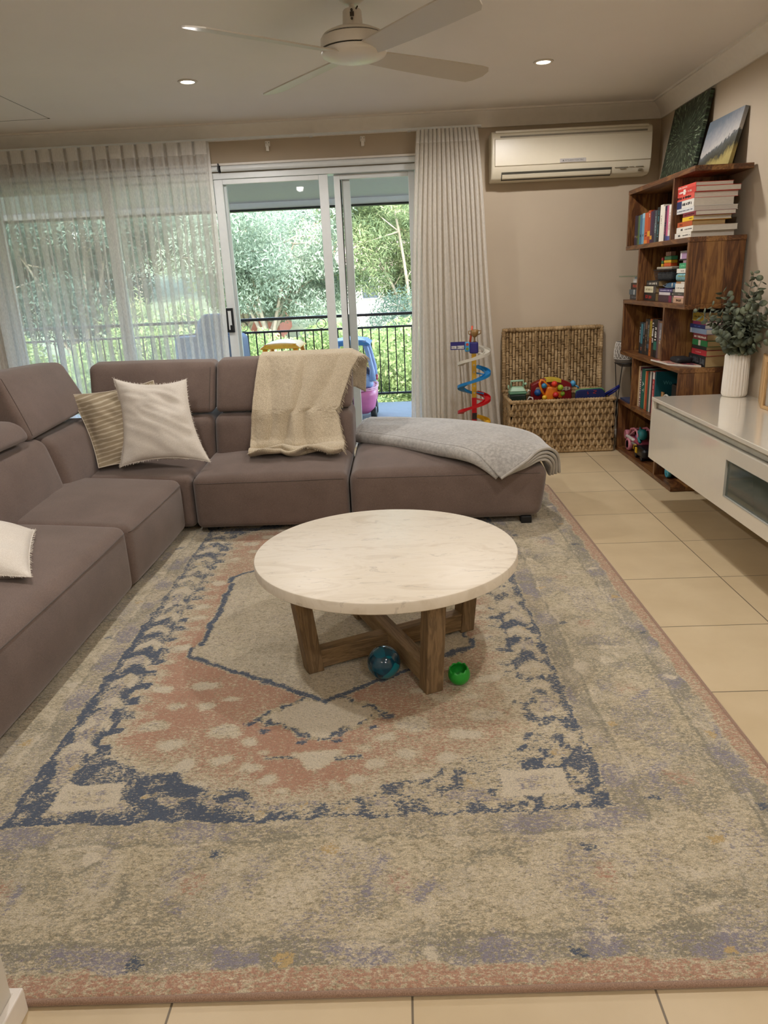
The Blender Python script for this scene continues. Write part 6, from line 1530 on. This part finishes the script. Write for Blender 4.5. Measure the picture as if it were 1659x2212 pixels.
# ride on cars
def ride_car(x, y, roofc, postc, bodyc, label, flip=1, zs=1.0):
    e = empty('ride_on_car', (x, y, DZ), label, 'ride on toy', 'toddler ride on cars on the deck')
    z = DZ
    mr = mat('car roof '+roofc, roofc, .35); mp_ = mat('car post '+postc, postc, .35); mbd = mat('car body '+bodyc, bodyc, .35)
    # body shell: lathed-like soft box with flared skirt
    mb = MB(); mb.soft([(x-.20, y-.30, z+.07), (x+.20, y-.30, z+.07), (x+.20, y+.30, z+.07), (x-.20, y+.30, z+.07), (x-.235, y-.34, z+.34), (x+.235, y-.34, z+.34), (x+.235, y+.34, z+.34), (x-.235, y+.34, z+.34)], .09, 12, (.02, .02, .02, .02, 0, 0)); bo_ = mb.build('body', mbd, e, smooth=True)
    mb = MB()
    for zz in (.315, .33): mb.tube([(x+(.243)*math.copysign(abs(math.cos(a))**.6, math.cos(a)), y+(.348)*math.copysign(abs(math.sin(a))**.6, math.sin(a)), z+zz) for a in [2*PI*k/48 for k in range(48)]], .006, 6, closed=True)
    mb.build('moulded_lines', mat('pale pink line', '#e3a9c4', .4) if 'pink' in label else mbd, bo_, smooth=True)
    mb = MB(); mb.soft([(x-.22, y-.32, z+.33), (x+.22, y-.32, z+.33), (x+.22, y-.10, z+.33), (x-.22, y-.10, z+.33), (x-.16, y-.30, z+.47), (x+.19, y-.30, z+.47), (x+.17, y-.14, z+.47), (x-.16, y-.14, z+.47)], .05, 8); mb.build('door_panel', mp_, e, smooth=True)
    # posts
    mb = MB()
    for sx in (-1, 1):
        for sy in (-1, 1):
            mb.tube([(x+sx*.20, y+sy*.28, z+.40), (x+sx*.205, y+sy*.27, z+.50), (x+sx*.175, y+sy*.24, z+.64), (x+sx*.135, y+sy*.21, z+.775)], [.038, .024, .022, .026], 10)
    mb.build('roof_posts', mp_, e, smooth=True)
    mb = MB(); mb.soft([(x-.215, y-.27, z+.735), (x+.215, y-.27, z+.735), (x+.215, y+.27, z+.735), (x-.215, y+.27, z+.735), (x-.15, y-.22, z+.785), (x+.15, y-.22, z+.785), (x+.15, y+.22, z+.785), (x-.15, y+.22, z+.785)], .03, 12, (0, 0, 0, 0, -.02, .03)); mb.build('roof', mr, e, smooth=True)
    for sx in (-1, 1):
        for sy in (-1, 1):
            c = (x+sx*.20, y+sy*.20, z+.072); w_ = MB(); w_.lathe([(0, -.028), (.055, -.03), (.07, -.02), (.07, .02), (.055, .03), (0, .028)], c, 28, M=Matrix.Rotation(PI/2, 4, 'Y')); w_.build('wheel', M_dark, e, smooth=True)
            w_ = MB(); w_.tube([(c[0]+sx*.01, c[1]-.0, c[2]+.06), (c[0]+sx*.03, c[1], c[2]+.11), (c[0]+sx*.03, c[1]+.0, c[2]+.14)], .006, 6); w_.build('axle_arm', M_dark, e)
    return e, mp_
e, mp_ = ride_car(-.505, 7.42, '#3f78b5', '#8ba6d8', '#c96fa0', 'pink and blue toddler ride on car on the deck behind the sofa end')
hb = MB(); hb.ball((-.505+.245, 7.25, DZ+.435), .020, 10, sc=(.6, 1, 1)); hb.tube([(-.26, 7.25, DZ+.43), (-.26, 7.20, DZ+.41)], .010, 6); hb.build('red_latch', mat('latch red', '#c8405a', .4), e, smooth=True)
hb = MB(); R_ = Matrix.Rotation(math.radians(65), 4, 'X'); hb.lathe([(.085, -.01), (.10, 0), (.085, .01), (.075, 0), (.085, -.01)], (-.40, 7.16, DZ+.46), 24, M=R_); hb.build('steering_wheel', mat('wheel grey blue', '#56607a', .4), e, smooth=True)
ride_car(-1.185, 7.42, '#dca63a', '#d6982a', '#b33a30', 'yellow roofed toddler ride on car on the deck behind the throw')

# ------------------------------------------------------------------ ground, trees, houses
gm = mat('garden grass', '#66735a', .95, var=.3, nscale=1.5)
def terrain(u, v):
    x = -60+120*u; y = 8.6+75*v
    z = -3.0+.9*noise.noise(V((x*.05, y*.05, 0)))+sstep(18, 75, y)*7.5
    return V((x, y, z))
mb = MB(); mb.grid(terrain, 50, 40); o = mb.build('ground', gm, smooth=True); o['kind'] = 'structure'
def tz(x, y): return -3.0+.9*noise.noise(V((x*.05, y*.05, 0)))+sstep(18, 75, y)*7.5
nr = np.random.RandomState(11)
def leafmat(name, c0, c1, c2, tr=.35):
    m, nt, out = newmat(name); oi = N(nt, 'ShaderNodeObjectInfo')
    n = noisen(nt, objco(nt), 1.1, 4, .7); n2 = noisen(nt, objco(nt), 9, 2)
    ad = N(nt, 'ShaderNodeMath', operation='MULTIPLY_ADD'); L(nt, n2, ad.inputs[0]); ad.inputs[1].default_value = .5; L(nt, n, ad.inputs[2])
    c = ramp(nt, ad.outputs[0], [(.5, hexc(c0)), (.75, hexc(c1)), (1., hexc(c2))])
    d = N(nt, 'ShaderNodeBsdfDiffuse'); L(nt, c, d.inputs[0]); t = N(nt, 'ShaderNodeBsdfTranslucent'); L(nt, c, t.inputs[0])
    mx = N(nt, 'ShaderNodeMixShader'); mx.inputs[0].default_value = tr; L(nt, d.outputs[0], mx.inputs[1]); L(nt, t.outputs[0], mx.inputs[2]); L(nt, mx.outputs[0], out.inputs[0]); return m
LM = {'gum': leafmat('gum leaves', '#6a7b6c', '#9aab98', '#c4cfbd'), 'oak': leafmat('she oak needles', '#596f5c', '#88996f', '#b0b588'), 'bush': leafmat('lime bush leaves', '#64794a', '#8a9e68', '#b0bc8a'), 'dark': leafmat('deep green leaves', '#3c4f46', '#5c7064', '#80917f')}
bark = mat('pale bark', '#b3a694', .9, var=.25, nscale=6); barkw = mat('white gum bark', '#cfc9bd', .8, var=.15, nscale=5)
def leaves(blobs, n, sz, asp, name, mtl, parent, droop=.3):
    """n leaf blades scattered in ellipsoid shells"""
    w = np.array([b_[3]**2 for b_ in blobs]); w = w/w.sum(); idx = nr.choice(len(blobs), n, p=w)
    B = np.array(blobs)[idx]
    d = nr.normal(size=(n, 3)); d /= np.linalg.norm(d, axis=1)[:, None]; r = nr.rand(n)**.38
    c = B[:, :3]+d*r[:, None]*B[:, 3:4]*np.array([1, 1, .8])
    a = nr.normal(size=(n, 3)); a[:, 2] -= droop*2; a /= np.linalg.norm(a, axis=1)[:, None]
    b = np.cross(a, nr.normal(size=(n, 3))); b /= np.linalg.norm(b, axis=1)[:, None]
    s = sz*(.6+.8*nr.rand(n))[:, None]
    v = np.stack([c-a*s, c+b*s*asp, c+a*s, c-b*s*asp], 1).reshape(-1, 3)
    me = bpy.data.meshes.new(name); me.vertices.add(4*n); me.vertices.foreach_set('co', v.astype('f').ravel()); me.loops.add(4*n); me.loops.foreach_set('vertex_index', np.arange(4*n, dtype='i')); me.polygons.add(n)
    me.polygons.foreach_set('loop_start', np.arange(0, 4*n, 4, dtype='i')); me.polygons.foreach_set('loop_total', np.full(n, 4, 'i')); me.update(calc_edges=True); me.materials.append(mtl)
    o = bpy.data.objects.new(name, me); C.objects.link(o)
    o.parent = parent; return o
def tree(x, y, h, R_, kind, label, nleaf=16000, lsz=.09, asp=.28, seed=1, trunk=bark, crown0=.25, name='eucalyptus_tree', group='trees beyond the deck', open_=1.0):
    rnd = random.Random(seed); z0 = tz(x, y)-.2; e = empty(name, (x, y, z0), label, 'tree', group)
    mb = MB(); blobs = []
    nb = 9
    th = h*crown0
    mb.tube([(0, 0, 0), (.1, .05, th*.5), (0, 0, th)], [.028*h*.55, .022*h*.5, .018*h*.5], 8)
    for k in range(nb):
        a = 2*PI*k/nb+rnd.uniform(-.3, .3); rr_ = R_*rnd.uniform(.35, .85); zz = h*rnd.uniform(crown0+.22, .92)
        p0 = V((0, 0, th*rnd.uniform(.7, 1))); p2 = V((rr_*math.cos(a), rr_*math.sin(a), zz)); p1 = p0.lerp(p2, .5)+V((rnd.uniform(-.3, .3), rnd.uniform(-.3, .3), .12*h))
        pts = [(1-t)**2*p0+2*t*(1-t)*p1+t*t*p2 for t in [q/8 for q in range(9)]]
        mb.tube(pts, [.009*h*(1-.8*q/8) for q in range(9)], 6)
        for q in (3, 5, 6, 7, 8):
            for _ in range(2):
                tip = pts[q]+V((rnd.uniform(-1, 1), rnd.uniform(-1, 1), rnd.uniform(-.4, .9)))*R_*.32
                mb.tube([pts[q], tip], [.003*h, .0008*h], 4)
                blobs.append((tip.x, tip.y, tip.z, R_*rnd.uniform(.16, .28)*open_))
    mb.build('branches', trunk, None, smooth=True).parent = e
    leaves(blobs, nleaf, lsz, asp, 'foliage', LM[kind], e)
    return e
tree(-4.1, 23, 7.6, 3.2, 'gum', 'large pale eucalyptus seen through the left pane of the open door', 80000, .062, .28, 5, crown0=.36)
tree(.45, 24, 8.2, 3.3, 'oak', 'yellowish she oak seen through the right pane beside the gathered curtain', 75000, .085, .16, 6, name='she_oak_tree')
tree(-9.0, 21, 8.2, 3.2, 'dark', 'darker green gum behind the middle of the long curtain', 60000, .07, .25, 7)
tree(-13.2, 22, 9.5, 2.9, 'dark', 'tall white trunked gum behind the left part of the long curtain', 45000, .07, .25, 8, trunk=barkw, open_=.8)
tree(-6.2, 30, 8.0, 3.8, 'oak', 'olive tree crown between the two gums behind the curtain edge', 60000, .08, .25, 9)
tree(-17.5, 27, 10, 4, 'gum', 'pale gum at the far left behind the long curtain', 14000, .18, .25, 10)
tree(5.5, 30, 9, 4, 'gum', 'grey green gum behind the gathered curtain at the right', 14000, .18, .25, 12)
tree(1.0, 19.5, 4.9, 1.9, 'dark', 'small thin tree just above the lime shrub in the right door pane', 24000, .05, .22, 31)
tree(-5.9, 18.5, 4.6, 1.7, 'oak', 'small thin tree left of the red brick house', 10000, .07, .22, 33)
tree(-1.5, 44, 9, 4.5, 'dark', 'distant deep green tree on the hillside between the door panes', 8000, .22, .3, 13, name='hillside_tree')
tree(-8.0, 46, 10, 5, 'gum', 'distant pale tree on the hillside behind the large eucalyptus', 7000, .24, .3, 14, name='hillside_tree')
tree(-15.5, 45, 11, 5.5, 'dark', 'distant dark tree on the hillside behind the long curtain', 12000, .26, .3, 15, name='hillside_tree')
tree(-23, 46, 12, 6, 'oak', 'distant olive tree at the far left of the hillside', 9000, .3, .3, 16, name='hillside_tree')
tree(4.5, 48, 11, 5.5, 'oak', 'distant olive tree at the right of the hillside', 12000, .26, .3, 17, name='hillside_tree')
def bush(x, y, top, R_, label, n=9000, lsz=.055, kind='bush', seed=0, spread=1.4):
    rnd = random.Random(seed+100); z0 = tz(x, y)-.1; e = empty('garden_shrub', (x, y, z0), label, 'shrub', 'lime green shrubs below the deck rail')
    H_ = top-z0; blobs = []; mb = MB()
    for k in range(16):
        a = rnd.uniform(0, 2*PI); rr_ = R_*spread*rnd.random()**.5; zz = H_*rnd.uniform(.50, .92)-abs(rr_)*.12
        tip = V((rr_*math.cos(a), rr_*math.sin(a)*.7, zz)); mb.tube([(0, 0, 0), tip*.5+V((0, 0, .2)), tip], [.05, .03, .012], 5); blobs.append((tip.x, tip.y, tip.z, R_*rnd.uniform(.35, .5)))
    mb.build('branches', bark, None, smooth=True).parent = e
    leaves(blobs, n, lsz, .4, 'foliage', LM[kind], e, .1)
for i, (x, y, t, R_, lab) in enumerate([
    (-.4, 12.2, 1.02, 1.3, 'bright lime shrub rising above the rail in the right door pane'),
    (-2.1, 11.6, .82, 1.2, 'lime shrub below the rail between the two ride on cars'),
    (-3.7, 12.0, .84, 1.3, 'lime shrub below the rail left of the yellow ride on car'),
    (-5.6, 12.4, .80, 1.3, 'yellow green shrub behind the covered barbecue'),
    (-7.6, 12.8, .75, 1.4, 'yellow green shrub left of the covered barbecue'),
    (1.5, 12.6, .80, 1.3, 'lime shrub behind the gathered right curtain'),
    (-1.2, 14.8, .62, 1.5, 'shrub further down the garden behind the pink car'),
    (-4.6, 15.5, .55, 1.6, 'shrub further down the garden under the large eucalyptus')]):
    bush(x, y, t, R_, lab, 30000, .042, 'bush', i)
# low bushes right behind the rail, fill below the deck line
for i, (x, y, t, lab) in enumerate([(-.9, 10.2, -.15, 'low green bush nearest the deck behind the pink ride on car'), (-2.9, 10.2, -.1, 'low green bush nearest the deck behind the sofa back'), (-5.0, 10.3, -.1, 'low green bush nearest the deck behind the barbecue'), (.9, 10.3, -.1, 'low green bush nearest the deck beside the right curtain')]):
    bush(x, y, t, 1.1, lab, 9000, .05, 'bush', 20+i, 1.3)
# houses
def house(x, y, w, d, h, wall, roof, label, seed=0, zoff=0):
    z0 = tz(x, y)+zoff; e = empty('house', (x, y, z0), label, 'house', 'houses across the valley')
    mb = MB(); mb.box((-w/2, -d/2, -.5), (w/2, d/2, h)); o = mb.build('walls', wall, None); o.parent = e
    mb = MB(); ov = .4; mb.prism([(-d/2-ov, h), (0, h+d*.22), (d/2+ov, h), (d/2+ov, h-.12), (0, h+d*.22-.16), (-d/2-ov, h-.12)], 'x', -w/2-ov, w/2+ov); o = mb.build('roof', roof, None); o.parent = e
    mb = MB(); mb.prism([(-d/2, h), (0, h+d*.2), (d/2, h)], 'x', -w/2, w/2); o = mb.build('gable', wall, None); o.parent = e
    n = max(2, int(w/2.2))
    for k in range(n):
        xx = -w/2+w*(k+.5)/n; mb = MB(); mb.box((xx-.45, -d/2-.04, h*.35), (xx+.45, -d/2+.01, h*.8)); o = mb.build('window', M_alu, None); o.parent = e
        m3 = MB(); m3.box((xx-.38, -d/2-.05, h*.38), (xx+.38, -d/2-.035, h*.77)); p_ = m3.build('pane', mat('dark house glass', '#4b5560', .15), None); p_.parent = o
brick = mat('red brick', '#96604e', .9, var=.2, nscale=8); cream = mat('cream render', '#ddd6cc', .8); tile = mat('terracotta tiles', '#b06a50', .8, var=.15); wroof = mat('pale metal roof', '#d5d8da', .5); bl_roof = mat('pinkish roof', '#c9a6a0', .7, var=.1)
house(-6.45, 36, 1.8, 4, 2.1, brick, wroof, 'red brick house with a pale roof seen under the large eucalyptus', zoff=.1)
house(1.2, 40, 8, 6, 2.2, cream, bl_roof, 'cream house with a pinkish roof seen in the right door pane', zoff=.2)
house(-1.6, 60, 9, 6, 2.5, brick, tile, 'brick house with terracotta roof high on the hillside', zoff=.5)
house(6.5, 58, 8, 6, 2.5, cream, tile, 'cream house with terracotta roof high at the right of the hillside', zoff=.5)
# ------------------------------------------------------------------ light, sky, camera
w = bpy.data.worlds.new('sky'); bpy.context.scene.world = w; w.use_nodes = True; nt = w.node_tree; nt.nodes.clear()
sky = nt.nodes.new('ShaderNodeTexSky'); sky.sky_type = 'NISHITA'; sky.sun_disc = False; sky.sun_elevation = math.radians(50); sky.sun_rotation = math.radians(170); sky.air_density = 1.2; sky.dust_density = 2.5
bg = nt.nodes.new('ShaderNodeBackground'); bg.inputs[1].default_value = 3.8; wo = nt.nodes.new('ShaderNodeOutputWorld')
mxw = nt.nodes.new('ShaderNodeMix'); mxw.data_type = 'RGBA'; mxw.inputs[0].default_value = .6; nt.links.new(sky.outputs[0], mxw.inputs[6]); mxw.inputs[7].default_value = (.38, .41, .45, 1); nt.links.new(mxw.outputs[2], bg.inputs[0]); nt.links.new(bg.outputs[0], wo.inputs[0])
sl = bpy.data.lights.new('sun', 'SUN'); sl.energy = 8.0; sl.angle = math.radians(2); sl.color = (1, .96, .88)
so = bpy.data.objects.new('sun', sl); C.objects.link(so); so.rotation_euler = (math.radians(42), 0, math.radians(-25)); so.location = (0, 0, 8)
# Euler x tilt 42deg: the light travels towards +y and down, front-lighting the trees beyond the deck
p = [1574.92340, .306472292, .0457468, -.0348370594]
f_, pi_, ro_, ya_ = p
fwd = V((math.sin(ya_), math.cos(ya_), 0)); rr = V((math.cos(ya_), -math.sin(ya_), 0)); uu = V((0, 0, 1))
fw = fwd*math.cos(pi_)-uu*math.sin(pi_); dn = -fwd*math.sin(pi_)-uu*math.cos(pi_)
r2 = rr*math.cos(ro_)+dn*math.sin(ro_); d2 = -rr*math.sin(ro_)+dn*math.cos(ro_)
cam = bpy.data.cameras.new('camera'); co = bpy.data.objects.new('camera', cam); C.objects.link(co)
M = Matrix((r2, -d2, -fw)).transposed().to_4x4(); M.translation = V((0, 0, 1.27102)); co.matrix_world = M
cam.sensor_fit = 'HORIZONTAL'; cam.sensor_width = 36; cam.lens = f_/1659*36; cam.clip_start = .05; cam.clip_end = 500
sc = bpy.context.scene; sc.camera = co
sc.view_settings.view_transform = 'Standard'; sc.view_settings.look = 'None'; sc.view_settings.gamma = 1; sc.view_settings.exposure = 0
sc.view_settings.use_curve_mapping = False
sc.cycles.max_bounces = 10; sc.cycles.transparent_max_bounces = 24; sc.cycles.sample_clamp_indirect = 6; sc.cycles.caustics_reflective = False; sc.cycles.caustics_refractive = False
